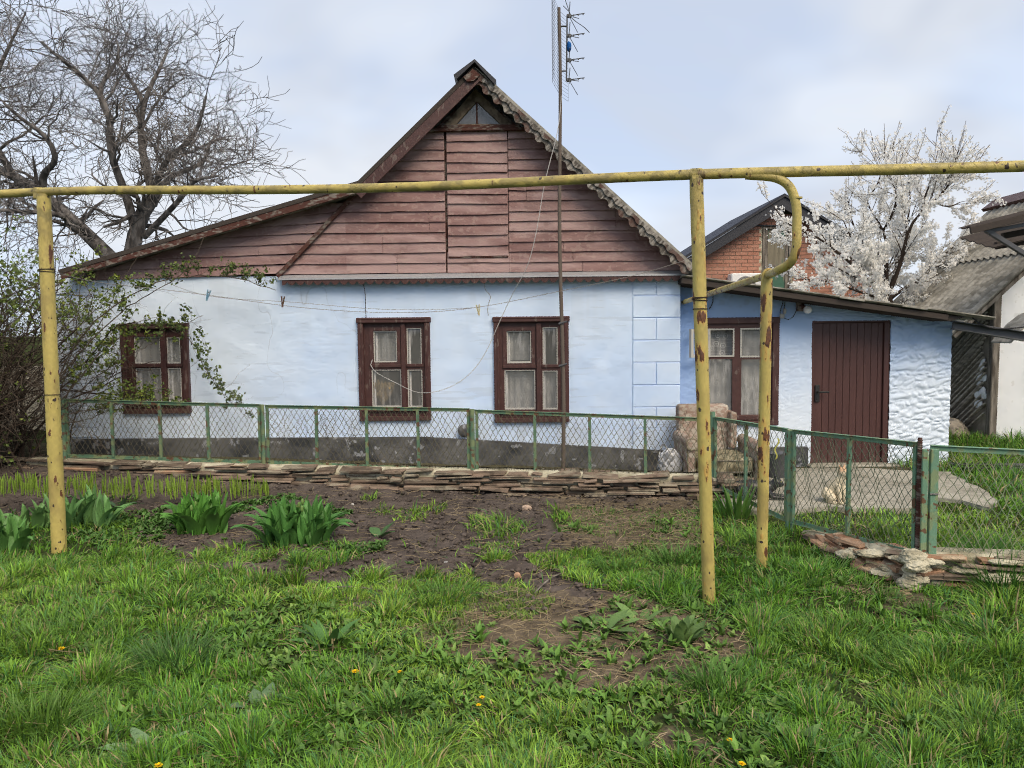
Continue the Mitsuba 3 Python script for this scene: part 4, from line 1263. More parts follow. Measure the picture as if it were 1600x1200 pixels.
put('boom', MB().add(tube([bo[0], bo[1]], .008, 6)), 'mat_dark_steel', an)
for py in (41, 111):
    put('spacer', MB().add(tube([at(874, py, MY), at(886, py, MY)], .008, 6)), 'mat_dark_steel', an)
r = np.random.default_rng(4)
for py in (25, 56, 94, 125):
    c = at(889, py, MY)
    m = MB().add(cbox((.05, .03, .035), .006, c)).add(tube([c, c + bd * .165 + [0, 0, .006]], .0055, 5))
    for k in range(3):
        q = c + bd * (.05 + .05 * k)
        m.add(tube([q - [0, 0, .008], q + [0, 0, .008]], .007, 5))
    for sgn in (1, -1):
        m.add(tube([c, c + ld * .22 * sgn + bd * .06 + [0, 0, .05]], .004, 4)).add(tube([c, c + ld * .20 * sgn + bd * .05 - [0, 0, .10]], .004, 4))
    put('dipole', m, 'mat_dark_steel', an)
put('whisker', MB().add(tube([at(891, 22, MY), at(886, 8, MY), at(882, -4, MY)], .004, 4)).add(tube(smooth_path([at(892, 27, MY), at(903, 36, MY), at(912, 42, MY), at(921, 51, MY)], 8), .004, 4)).add(tube([at(880, 9, MY), at(889, 18, MY)], .004, 4)), 'mat_dark_steel', an)
c = at(889, 73, MY)
put('amplifier', MB().add(lump(c, (.024, .03, .052), 5, 3, .25)), 'mat_blue', an, smooth=50, label='blue wrapped amplifier box')
cable = [at(x, y, Yc) for x, y, Yc in ((877, 150, 8.18), (872, 200, 8.15), (860, 250, 8.12), (850, 292, 8.12), (842, 340, 8.12), (833, 385, 8.15), (822, 420, 8.2), (808, 446, 8.3), (792, 478, 8.42), (773, 520, 8.46), (752, 562, 8.47), (722, 594, 8.47), (685, 611, 8.47), (652, 613, 8.47), (622, 600, 8.48), (598, 588, 8.48), (582, 576, 8.5), (579, 568, 8.52), (582, 562, 8.54))]
solo('antenna_cable', MB().add(tube(smooth_path(cable, 70), .0036, 5)), 'mat_cable', 'loose white antenna cable sagging across the gable to the middle window', 'cable', smooth=60)
w_ = [at(x, y, 8.54) for x, y in ((566, 438), (570, 455), (571, 475), (572, 497))]
solo('wall_wire', MB().add(tube(smooth_path(w_, 12), .004, 4)), 'mat_dark_cable', 'thin wire running from the eaves to the top of the middle window', 'wire')
w_ = [at(x, y, 8.54) for x, y in ((758, 440), (758, 452), (766, 462), (763, 476), (763, 494))]
solo('wall_wire', MB().add(tube(smooth_path(w_, 12), .003, 4)), 'mat_line', 'thin pale wire drooping from the eaves left of the mast', 'wire')

# clothes lines and pegs
LY = 7.9
cl = thing('clothesline', 'two thin clotheslines slung across the front of the house', 'clothesline')
put('line', MB().add(tube(smooth_path([at(60, 412, 5.62), at(160, 442, 6.9), at(250, 452, 7.5), at(325, 461, LY), at(440, 477, LY), at(560, 487, LY), at(660, 488, LY), at(747, 480, LY), at(870, 456, 8.0), at(1000, 428, 8.2), at(1085, 402, 8.3)], 60), .0026, 4)), 'mat_line', cl)
put('line', MB().add(tube(smooth_path([at(250, 436, 8.2), at(325, 462, LY - .01), at(440, 471, LY - .01), at(560, 481, LY), at(660, 484, LY), at(747, 480.5, LY - .01)], 40), .0022, 4)), 'mat_line', cl)
def peg(px, py, tilt, col, lab, sc=1.0):
    c = at(px, py, LY - .01)
    m = MB()
    for sgn in (-1, 1):
        ax = np.array([[math.cos(tilt), 0, -math.sin(tilt)], [0, 1, 0], [math.sin(tilt), 0, math.cos(tilt)]])
        sp_ = .12 * sgn
        a2 = np.array([[math.cos(tilt + sp_), 0, -math.sin(tilt + sp_)], [0, 1, 0], [math.sin(tilt + sp_), 0, math.cos(tilt + sp_)]])
        m.add(cbox((.012, .014, .115 * sc), .003, c + ax[0] * .008 * sgn - ax[2] * .03, a2), col)
    m.add(tube([c + [-.014, 0, 0], c + [.014, 0, 0]], .006, 8), (.2, .2, .2))
    solo('clothes_peg', m, 'mat_vertex', lab, 'clothes peg')
peg(326, 457, .30, (.13, .25, .36), 'blue grey clothes peg hanging left on the line')
peg(442, 467, .10, (.10, .065, .05), 'dark brown clothes peg below the end of the flashing')
peg(747, 480, -.10, (.40, .36, .20), 'yellowish clothes peg near the antenna mast')

# ---------------------------------------------------------------- armchair and what stands about it
ac = thing('armchair', 'worn floral armchair with grubby cushions standing outside the porch window', 'armchair')
CYY = 8.0
def rbx(x0, x1, y0, y1, z0, z1, rad, seed, n=3):
    """soft block: a rounded box, slightly lumpy"""
    s_ = trimesh.creation.box((1, 1, 1))
    for _ in range(4):
        s_ = s_.subdivide()
    v = np.array(s_.vertices) * np.array([x1 - x0, y1 - y0, z1 - z0])
    h = np.array([x1 - x0, y1 - y0, z1 - z0]) / 2
    c = np.clip(v, -(h - rad), h - rad)
    e = v - c
    v = c + nrm(e) * np.minimum(np.linalg.norm(e, axis=1, keepdims=True), rad)
    v = v * (1 + .010 * (mfbm(v * 6 + seed, 2, seed)[:, None] - .5))
    return v + np.array([x0 + x1, y0 + y1, z0 + z1]) / 2, np.array(s_.faces)
def FXc(px): return at(px, 700, CYY)[0]
def FZc(py): return at(1110, py, CYY)[1 + 1]
put('backrest', MB().add(rbx(FXc(1068), FXc(1149), CYY + .24, CYY + .42, FZc(720), FZc(636), .035, 1)), 'mat_armchair', ac, smooth=50)
put('headrest_wing', MB().add(rbx(FXc(1147), FXc(1158), CYY + .14, CYY + .40, FZc(705), FZc(647), .022, 2)), 'mat_armchair', ac, smooth=50)
for x0_, x1_, zt_, zb_ in ((1059, 1077, 677, 745), (1163, 1181, 684, 749)):
    xa_, xb_ = FXc(x0_), FXc(x1_)
    arm_ = put('armrest', MB().add(rbx(xa_ + .014, xb_ - .014, CYY - .36, CYY + .3, FZc(zb_), FZc(zt_ + 6), .02, 3)), 'mat_armchair', ac, smooth=50)
    xm_, zr_ = (xa_ + xb_) / 2, FZc(zt_) - .058
    put('scroll', MB().add(tube([[xm_, CYY - .385, zr_], [xm_, CYY - .38, zr_], [xm_, CYY + .28, zr_], [xm_, CYY + .285, zr_]], [.046, .06, .06, .05], 18)), 'mat_armchair', arm_, smooth=50)
    g_ = np.linspace(0, 2 * np.pi, 25)
    put('piping', MB().add(tube(np.stack([xm_ + .058 * np.cos(g_), np.full(25, CYY - .382), zr_ + .058 * np.sin(g_)], 1), .006, 5)).add(tube([[xa_ + .02, CYY - .362, zr_ - .05], [xa_ + .026, CYY - .362, FZc(zb_)]], .006, 5)).add(tube([[xb_ - .02, CYY - .362, zr_ - .05], [xb_ - .026, CYY - .362, FZc(zb_)]], .006, 5)), 'mat_cushion', arm_)
sc_ = put('seat_cushion', MB().add(rbx(FXc(1078), FXc(1162), CYY - .34, CYY + .24, FZc(732), FZc(707), .035, 5)), 'mat_cushion', ac, smooth=50)
for zz_c in (711, 728):
    put('piping', MB().add(tube(smooth_path([[FXc(1079), CYY - .31, FZc(zz_c)], [FXc(1082), CYY - .338, FZc(zz_c)], [FXc(1120), CYY - .343, FZc(zz_c + .6)], [FXc(1158), CYY - .338, FZc(zz_c)], [FXc(1161), CYY - .31, FZc(zz_c)]], 20), .006, 5)), 'mat_grey_wood', sc_)
put('seat_base', MB().add(rbx(FXc(1078), FXc(1162), CYY - .30, CYY + .24, FZc(756), FZc(736), .018, 6)), 'mat_cushion', ac, smooth=50)
put('lining', MB().add(bx(FXc(1077), FXc(1163), CYY - .2, CYY + .2, FZc(738), FZc(714), .01)), 'mat_roof_dark', ac)
for sx in (1066, 1172):
    put('leg', MB().add(bx(FXc(sx) - .025, FXc(sx) + .025, CYY - .32, CYY - .26, -.02, FZc(744) + .01, .004)), 'mat_trim', ac)

bag = thing('carrier_bag', 'white patterned plastic carrier bag standing left of the armchair', 'bag')
def bag_mesh(c, sz, seed):
    s_ = trimesh.creation.icosphere(4, 1.0)
    v = np.array(s_.vertices)
    v = np.sign(v) * np.abs(v) ** .75
    v = v * (1 + .22 * (mfbm(v * 2.6 + seed, 3, seed)[:, None] - .5) + .10 * np.abs(mnoise(v * 6 + seed)[:, None] - .5))
    w = 1 - .25 * np.clip(v[:, 2:], 0, 1)
    return np.concatenate([v[:, :2] * w, v[:, 2:]], 1) * np.asarray(sz) + np.asarray(c), np.array(s_.faces)
def c_bag(p, n, uv):
    d1, d2, w = voronoi(p.x * 26, p.z * 26)
    left = 1 - smoothstep(1.64, 1.67, p.x)
    return mix((0.52, 0.53, 0.55), (0.17, 0.18, 0.20), left * smoothstep(0.45, 0.6, noise(p.x * 34, p.y * 34, p.z * 34)))
scene['mat_bag'] = prin(proc(c_bag), .35, .5)
BY = 7.85
c = at(1047, 724, BY)
put('body', MB().add(bag_mesh(c, (.125, .09, .15), 3)), 'mat_bag', bag, smooth=50)
for x0, x1, h in ((1030, 1043, 694), (1047, 1062, 707)):
    put('handle', MB().add(tube(smooth_path([at(x0, 718, BY), at(x0 + 3, h + 5, BY), at((x0 + x1) / 2, h, BY), at(x1 - 2, h + 5, BY), at(x1, 718, BY)], 14), .009, 5)), 'mat_bag', bag, smooth=50)
c = at(1214, 726, 7.5)
solo('bucket', MB().add(tube([c - [0, 0, .12], c - [0, 0, .1], c + [0, 0, .11], c + [0, 0, .12], c + [0, 0, .115]], [.09, .092, .115, .12, .108], 20)), 'mat_dark_steel', 'grey metal bucket behind the shorter yellow post', 'bucket', smooth=40)

# ---------------------------------------------------------------- two cats
import manifold3d as m3
def ball(c, r_, n=16):
    return m3.Manifold.sphere(r_, n).translate([float(x) for x in c])
def limb(chain):
    out = None
    for (a, ra), (b, rb_) in zip(chain[:-1], chain[1:]):
        h = m3.Manifold.batch_hull([ball(a, ra), ball(b, rb_)])
        out = h if out is None else out + h
    return out
def figure(parts, edge=.012, it=14):
    s_ = parts[0]
    for p_ in parts[1:]:
        s_ = s_ + p_
    s_ = s_.refine_to_length(edge)
    mm = s_.to_mesh()
    t = trimesh.Trimesh(mm.vert_properties[:, :3], mm.tri_verts, process=True)
    trimesh.smoothing.filter_taubin(t, lamb=.5, nu=.52, iterations=it)
    return np.array(t.vertices), np.array(t.faces)
def place(v, o, yaw, s=1.0):
    c_, s_ = math.cos(yaw), math.sin(yaw)
    return np.asarray(o) + s * np.stack([v[:, 0] * c_ - v[:, 1] * s_, v[:, 0] * s_ + v[:, 1] * c_, v[:, 2]], 1)
# sitting: faces +x in its own frame
body = [limb([((-.06, 0, .085), .082), ((-.02, 0, .15), .075), ((.035, 0, .215), .058), ((.06, 0, .255), .042), ((.075, 0, .30), .040)]),
        limb([((.072, 0, .305), .048), ((.098, 0, .298), .036), ((.122, 0, .288), .020)])]
for s_ in (-1, 1):
    body += [limb([((-.05, .062 * s_, .09), .058), ((.02, .075 * s_, .055), .036), ((-.02, .078 * s_, .02), .022), ((.05, .075 * s_, .014), .018)]),
             limb([((.045, .034 * s_, .18), .030), ((.068, .032 * s_, .09), .020), ((.070, .030 * s_, .02), .015), ((.092, .030 * s_, .013), .015)]),
             limb([((.062, .026 * s_, .345), .014), ((.060, .036 * s_, .372), .005)])]
body.append(limb([((-.12, 0, .03), .022), ((-.15, .06, .018), .018), ((-.12, .13, .016), .016), ((-.04, .16, .015), .013)]))
cv, cf = figure(body, .011, 8)
cat = thing('cat', 'cream cat with ginger ears sitting on the concrete behind the side fence', 'cat')
o = G(1306, 793)
o[2] = .035
yaw = math.radians(-62)
fur = np.tile(np.array([[.62, .55, .42]]), (len(cv), 1))
hd = sst(.285, .34, cv[:, 2])[:, None]
fur = fur * (1 - .75 * hd) + np.array([.48, .27, .15]) * .75 * hd
fur = fur * (.85 + .3 * mfbm(cv * 40, 2, 3)[:, None])
put('body', trimesh.Trimesh(place(cv, o, yaw, .93), cf, process=False), 'mat_vertex', cat, smooth=True, color=fur)
for s_ in (-1, 1):
    e = trimesh.creation.icosphere(2, .008)
    put('eye', MB().add((place(np.array(e.vertices) + [.108, .02 * s_, .312], o, yaw, .93), e.faces)), 'mat_black', cat)
e = trimesh.creation.icosphere(2, .007)
put('nose', MB().add((place(np.array(e.vertices) + [.14, 0, .291], o, yaw, .93), e.faces)), 'mat_tile', cat)
# lying: a black cat
body = [limb([((-.14, 0, .075), .072), ((-.05, 0, .085), .075), ((.06, 0, .082), .066), ((.12, 0, .10), .045), ((.16, 0, .135), .040)]), limb([((.165, 0, .14), .045), ((.205, 0, .125), .022)])]
for s_ in (-1, 1):
    body += [limb([((-.13, .055 * s_, .07), .052), ((-.06, .075 * s_, .03), .026), ((-.01, .075 * s_, .016), .016)]), limb([((.09, .045 * s_, .06), .032), ((.13, .05 * s_, .02), .018), ((.22, .045 * s_, .014), .015)]), limb([((.155, .026 * s_, .178), .013), ((.153, .034 * s_, .202), .005)])]
body.append(limb([((-.2, 0, .04), .022), ((-.26, .05, .02), .017), ((-.25, .13, .016), .014)]))
bv, bf = figure(body, .012, 8)
cat2 = thing('cat', 'black cat lying in front of the armchair beside the shorter yellow post', 'cat')
o2 = G(1182, 784)
o2[2] = float(gz(o2[0], o2[1])) + .04
put('body', trimesh.Trimesh(place(bv, o2, math.radians(-15), 1.05), bf, process=False), 'mat_black', cat2, smooth=True)
for s_ in (-1, 1):
    e = trimesh.creation.icosphere(1, .007)
    put('eye', MB().add((place(np.array(e.vertices) + [.198, .02 * s_, .150], o2, math.radians(-15), 1.05), e.faces), (.35, .33, .1)), 'mat_vertex', cat2)

# ---------------------------------------------------------------- brick house behind
BY_ = 16.0
def FB_(px, py, Y=BY_):
    P = at(px, py, Y)
    return np.array([P[0], P[2]])
bh = thing('brick_house', 'red brick house with dark metal gable roof and weathered loft door, behind the porch', 'house')
Bl, Bm, Br = FB_(1062, 404), FB_(1218, 306), FB_(1374, 398)
bl, br_ = FB_(1084, 470)[0], FB_(1352, 470)[0]
dw = np.array([FB_(1191, 400)[0], FB_(1237, 400)[0], 1.2, FB_(1214, 354)[1]])
put('wall', MB().add(prism(Polygon([(bl, -.2), (br_, -.2), (br_, Br[1] + .05), (Bm[0], Bm[1] - .32), (bl, Bl[1] + .05)]).difference(shapely.box(*[dw[0], -1, dw[1], dw[3]])), BY_ + .012, BY_ + .25)), 'mat_mortar', bh)
put('side_wall', MB().add(bx(bl + .01, bl + .25, BY_ + .26, BY_ + 3.4, -.2, Bl[1])).add(bx(br_ - .25, br_ - .01, BY_ + .26, BY_ + 3.4, -.2, Br[1])), 'mat_brick', bh)
put('roof', MB().add(prism([Bl, Bl - [0, .05], Bm - [0, .06], Br - [0, .05], Br, Bm], BY_ - .30, BY_ + 3.6)), 'mat_roof_top', bh, label='dark metal roof')
put('barge_board', MB().add(prism([Bl - [-.02, .06], Bl - [-.06, .24], Bm - [0, .30], Br - [.06, .24], Br - [.02, .06], Bm - [0, .07]], BY_ - .28, BY_ - .22)), 'mat_roof_dark', bh)
put('edge_trim', MB().add(prism([Bl - [-.01, .02], Bl - [-.01, .055], Bm - [0, .066], Br - [.01, .055], Br - [.01, .02], Bm - [0, .03]], BY_ - .32, BY_ - .304)), 'mat_black', bh)
r = np.random.default_rng(17)
bz, bw_ = .0765, .245
z = 1.95
row = 0
nb = 0
brick_pts = []
rest = MB()
while z < Bm[1] - .4:
    x = bl + (bw_ / 2 if row % 2 else 0)
    xa = bl
    while xa < br_ - .03:
        xe = min(x + bw_ if x > xa else xa + bw_, br_)
        if x > xa:
            xe = x
        a_, b_ = xa + .005, xe - .005
        zt_ = Bl[1] - .18 + (Bm[1] - Bl[1]) * (1 - abs((a_ + b_) / 2 - Bm[0]) / (Bm[0] - Bl[0]))
        hit = b_ > dw[0] - .03 and a_ < dw[1] + .03 and z < dw[3]
        if hit and a_ < dw[0] - .06:
            b_, hit = dw[0] - .03, False
        if hit and b_ > dw[1] + .06:
            a_, hit = dw[1] + .03, False
        if z + bz < zt_ and not hit and b_ - a_ > .04:
            g = bx(a_, b_, BY_ - .004 + r.normal(0, .0015), BY_ + .05, z + .005, z + bz - .005, .003)
            if nb < 290 and z > 2.0:
                put('brick', MB().add(g), 'mat_brick', bh)
                nb += 1
            else:
                rest.add(g)
        xa = xe
        x = xa + bw_
    z += bz
    row += 1
if rest.n:
    put('brickwork', rest, 'mat_brick', bh, stuff=True)
def c_olddoor(p, n, uv):
    g = fbm(p.x * 22, p.z * 4, 1.0, 4)
    c = mix((0.13, 0.12, 0.09), (0.27, 0.245, 0.19), g)
    return mix(c, (0.055, 0.14, 0.105), 0.9 * smoothstep(0.50, 0.6, fbm(p.x * 8, p.z * 2.5, 5.0, 3) + 0.10 * smoothstep(3.2, 3.75, p.z)))
scene['mat_old_door'] = diffuse(proc(c_olddoor))
ld_ = put('loft_door', MB().add(bx(dw[0] + .04, dw[1] - .04, BY_ + .03, BY_ + .06, dw[2], dw[3] - .05)), 'mat_old_door', bh, label='weathered loft door with flaking green paint')
put('frame', MB().add(bx(dw[0], dw[0] + .05, BY_ - .005, BY_ + .08, dw[2], dw[3] - .05)).add(bx(dw[1] - .06, dw[1], BY_ - .005, BY_ + .08, dw[2], dw[3] - .05)).add(bx(dw[0], dw[1], BY_ - .005, BY_ + .08, dw[3] - .05, dw[3])), 'mat_grey_wood', ld_)
zr = FB_(1214, 417)[1]
put('rail', MB().add(bx(dw[0] + .06, dw[1] - .07, BY_ + .01, BY_ + .03, zr - .05, zr + .05)).add(bx(dw[0] + .06, dw[0] + .12, BY_ + .012, BY_ + .03, dw[2], dw[3] - .05)).add(bx(dw[1] - .13, dw[1] - .07, BY_ + .012, BY_ + .03, dw[2], dw[3] - .05)), 'mat_grey_wood', ld_)
put('lintel', MB().add(bx(dw[0] - .16, dw[1] + .16, BY_ - .03, BY_ + .03, dw[3] + .006, dw[3] + .035)), 'mat_roof_dark', bh)
acu = thing('air_conditioner', 'white air conditioner unit low on the brick wall left of the loft door', 'air conditioner')
x0, x1 = FB_(1142, 440, 15.7)[0], FB_(1196, 440, 15.7)[0]
z1 = FB_(1165, 427, 15.7)[1]
put('casing', MB().add(bx(x0, x1, 15.66, 15.96, z1 - .52, z1, .02)), 'mat_white', acu)
cc = np.array([x0 + .29, 15.65, z1 - .27])
m = MB()
for q in np.linspace(.03, .2, 9):
    g = np.linspace(0, 2 * np.pi, 25)
    m.add(tube(np.stack([cc[0] + q * np.cos(g), cc[1] + 0 * g, cc[2] + q * np.sin(g)], 1), .005, 4))
put('grille', m, 'mat_putty', acu)
g = np.linspace(0, 2 * np.pi, 33)[:-1]
put('fan_opening', MB().add(prism(Polygon(np.stack([cc[0] + .21 * np.cos(g), cc[2] + .21 * np.sin(g)], 1)), 15.652, 15.659)), 'mat_roof_dark', acu)

# ---------------------------------------------------------------- grey shed on the right
sh = thing('shed', 'grey slate roofed shed with white gable wall and crumbling lath side', 'shed')
SE, SR = np.array([5.72, 1.43]), np.array([8.06, 3.60])
SO = SE + (SR - SE) * .535
SY0, SY1 = 10.1, 12.85
dS = nrm(SR - SE)
nS = np.array([-dS[1], dS[0]])
put('roof', MB().add(corrugated(SE, SO + dS * .02, SY0, SY1, .15, .024, .012, .025)), 'mat_slate', sh, label='lower sheets of the grey slate roof')
put('roof', MB().add(corrugated(SO + nS * .035 - dS * .06, SR + nS * .03, SY0, SY1, .15, .024, .012, .025)).add(corrugated(SR + nS * .03, SR + np.array([2.2, -2.1]), SY0, SY1, .15, .024, .012, .05)), 'mat_slate', sh, label='upper sheets of the grey slate roof')
put('ridge_cap', MB().add(prism([SR + [0, .10], SR + [.22, -.10], SR + [.18, -.14], SR + [0, .05], SR + [-.18, -.11], SR + [-.22, -.07]], SY0 - .1, SY1 + .1)), 'mat_trim', sh, label='dull red ridge cap')
WX, WY = 6.42, 10.32
rz = lambda x: SE[1] + (SR[1] - SE[1]) * (x - SE[0]) / (SR[0] - SE[0]) - .05
put('gable_wall', MB().add(prism([(WX + .1, -.2), (10.2, -.2), (10.2, rz(SR[0]) - 2.0), (SR[0], rz(SR[0])), (WX + .1, rz(WX + .1))], WY, WY + .2)), 'mat_whitewash', sh, label='whitewashed gable wall')
put('corner_post', MB().add(bar([WX + .03, WY - .03, -.1], [WX + .05, WY - .03, rz(WX) + .02], .10, .10, .01, (0, 1, 0))).add(bar([WX + .06, WY - .06, rz(WX)], [SR[0], WY - .06, rz(SR[0]) - .03], .05, .10, .005, (0, 1, 0))), 'mat_grey_wood', sh)
put('rake_board', MB().add(prism([SE + nS * -.03 + dS * .1, SR + nS * -.03, SR + nS * -.075, SE + nS * -.075 + dS * .1], SY0 + .02, SY0 + .06)), 'mat_grey_wood', sh)
# lath side wall, clay between the laths
xs_, zs_ = np.linspace(WY, SY1 - .1, 110), np.linspace(-.1, 1.95, 90)
Yg, Zg = np.meshgrid(xs_, zs_)
P = np.stack([Yg.ravel() * 8, Zg.ravel() * 8, 0 * Yg.ravel()], -1)
v = np.stack([WX + .06 - .05 * mfbm(P, 4, 2), Yg.ravel(), Zg.ravel()], 1)
i, j = np.meshgrid(np.arange(89), np.arange(109), indexing='ij')
q = (i * 110 + j).ravel()
scene['mat_clay'] = bump(diffuse(proc(lambda p, n, uv: mix((0.18, 0.16, 0.135), (0.36, 0.33, 0.28), fbm(p.y * 6, p.z * 6, 2.0, 4)))), lambda p, n, uv: .01 * fbm(p.y * 30, p.z * 30, 1.0, 3), 1.0, .004)
put('clay_wall', MB().add((v, np.stack([q, q + 110, q + 111, q + 1], 1))), 'mat_clay', sh, smooth=True)
put('back_wall', MB().add(bx(WX + .1, 10, SY1 - .35, SY1 - .2, -.2, 1.9)), 'mat_clay', sh)
r = np.random.default_rng(12)
for k in range(34):
    z0 = -.5 + k * .068 + r.normal(0, .008)
    sl = .66
    y0, y1 = WY + .03, WY + 1.4
    # a lath climbs towards the viewer; clip between ground and eaves
    za, zb_ = z0 + sl * 1.4, z0
    a = np.array([WX - .012 + r.normal(0, .006), y0 + r.uniform(0, .12), za - .0])
    b = np.array([WX - .012 + r.normal(0, .006), y1, zb_])
    for lo in (.05,):
        if b[2] < lo:
            t = (a[2] - lo) / (a[2] - b[2])
            if t <= .08:
                break
            b = a + (b - a) * t
    if a[2] > 1.85:
        t = (a[2] - 1.85) / (a[2] - b[2])
        if t > .95:
            continue
        a = a + (b - a) * t
    if np.linalg.norm(a - b) > .1:
        put('lath', MB().add(bar(a, b, .022, .038, .004, (1, 0, 0))), 'mat_lath', sh)
m = MB()
for k in range(14):
    m.add(lump([WX + r.normal(0, .008), WY + .16 + r.uniform(-.1, .12), r.uniform(.5, 1.2)], (.02, .05, .06), 400 + k, 2))
put('plaster_patch', m, 'mat_whitewash', sh, smooth=40)
P = at(1512, 694, 10.0)
solo('clay_heap', MB().add(lump([WX - .28, 10.75, .08], (.24, .34, .24), 9, 4, .3)), 'mat_clay', 'small heap of brown clay against the lath wall', 'heap', smooth=40)

# canopy reaching in from the right above the shed roof
cn = thing('canopy', 'dark corrugated canopy on a steel bracket at the right edge', 'canopy')
cy = 8.3
a_, b_ = at(1516, 356, cy), at(1680, 313, cy)
dC = nrm(b_ - a_)
L = np.linalg.norm(b_ - a_)
def canopy_sheet(p, L, dy, drop, y0):
    ys = np.arange(0, dy, .02)
    xs = np.array([0, L])
    v = []
    for th in (0, -.012):
        for x in xs:
            for y in ys:
                v.append(p + dC * x + np.array([0, y0 + y, drop * y + .008 * math.sin(y * 2 * np.pi / .17) + th]))
    v = np.array(v)
    k = len(ys)
    i = np.arange(k - 1)
    f = np.vstack([np.stack([a0 * k + i, a0 * k + i + 1, b0 * k + i + 1, b0 * k + i], 1) for a0, b0 in ((0, 1), (1, 3), (3, 2), (2, 0))])
    return v, f
put('sheet', MB().add(canopy_sheet(a_ + dC * .12, L, .42, .05, .02)), 'mat_edge', cn)
put('edge_board', MB().add(bar(a_ - [0, 0, .03], b_ - [0, 0, .05], .025, .075, .004, (0, 0, 1))), 'mat_edge', cn)
put('bracket', MB().add(bar(at(1540, 359, cy + .1), at(1680, 446, cy + .1), .045, .05, .004)).add(bar(at(1540, 362, cy + .12), at(1690, 335, cy + .12), .04, .04, .004)), 'mat_dark_steel', cn)
p0 = at(1551, 387, cy + .9)
put('sheet', MB().add(canopy_sheet(p0, 1.2, .7, .30, 0)), 'mat_edge', cn)
put('batten', MB().add(bar(at(1556, 384, cy + 1.0), at(1690, 362, cy + 1.0), .06, .09, .004)).add(bar(at(1566, 369, cy + .5), at(1690, 345, cy + .5), .05, .07, .004)), 'mat_edge', cn)
put('post', MB().add(bar(at(1690, 330, cy + .1), [at(1690, 330, cy + .1)[0], cy + .1, 0], .1, .1, .006, (0, 1, 0))), 'mat_grey_wood', cn)
bm = thing('steel_beam', 'dark steel channel running right from the porch roof corner', 'beam')
put('web', MB().add(bar(at(1488, 508, 8.6), at(1700, 541, 8.6), .02, .10, .004)), 'mat_dark_steel', bm)
put('flange', MB().add(bar(at(1488, 502, 8.56), at(1700, 534, 8.56), .09, .012, .003)), 'mat_dark_steel', bm)
put('flange', MB().add(bar(at(1488, 514, 8.56), at(1700, 549, 8.56), .09, .012, .003)), 'mat_dark_steel', bm)
put('post', MB().add(bar(at(1700, 530, 8.62), [at(1700, 530, 8.62)[0], 8.62, 0], .08, .08, .004, (0, 1, 0))), 'mat_dark_steel', bm)
lt = thing('slate_sheet', 'curved grey slate sheet lying on the steel beam at the right edge', 'roof sheet')
pts = [F(1557, 534, 8.9), F(1568, 522, 8.9), F(1582, 506, 8.9), F(1600, 492, 8.9), F(1640, 476, 8.9), F(1700, 470, 8.9)]
pts = np.array(pts)
poly = np.vstack([pts, (pts - [0, .012])[::-1]])
put('sheet', MB().add(prism(Polygon(poly).buffer(.002), 8.64, 9.0)), 'mat_slate', lt, smooth=40)
solo('loose_cable', MB().add(tube(smooth_path([at(1515, 492, 8.5), at(1530, 505, 8.5), at(1552, 513, 8.5), at(1580, 513, 8.5), at(1640, 505, 8.6)], 20), .008, 5)), 'mat_dark_cable', 'black cable drooping from the porch roof corner to the slate sheet', 'cable')
solo('scrap_board', MB().add(bar([4.95, 8.35, .035], [5.75, 8.15, .05], .10, .05, .008)).add(bar([4.9, 8.5, .06], [5.6, 8.3, .075], .12, .025, .006)), 'mat_black', 'dark boards lying on the ground past the porch corner', 'board')
# pale wall far left behind the shrub
pw_ = thing('garden_wall', 'pale concrete garden wall seen through the shrub at the far left', 'wall')
for k in range(7):
    put('slab', MB().add(bx(-9.9 + k * .68, -9.24 + k * .68, 10.2, 10.32, -.1, 1.2, .01)), 'mat_concrete', pw_)

# ---------------------------------------------------------------- trees
def rot_rand(d, ang, r_):
    a = nrm(np.cross(d, r_.normal(size=3)))
    return nrm(d * math.cos(ang) + a * math.sin(ang))

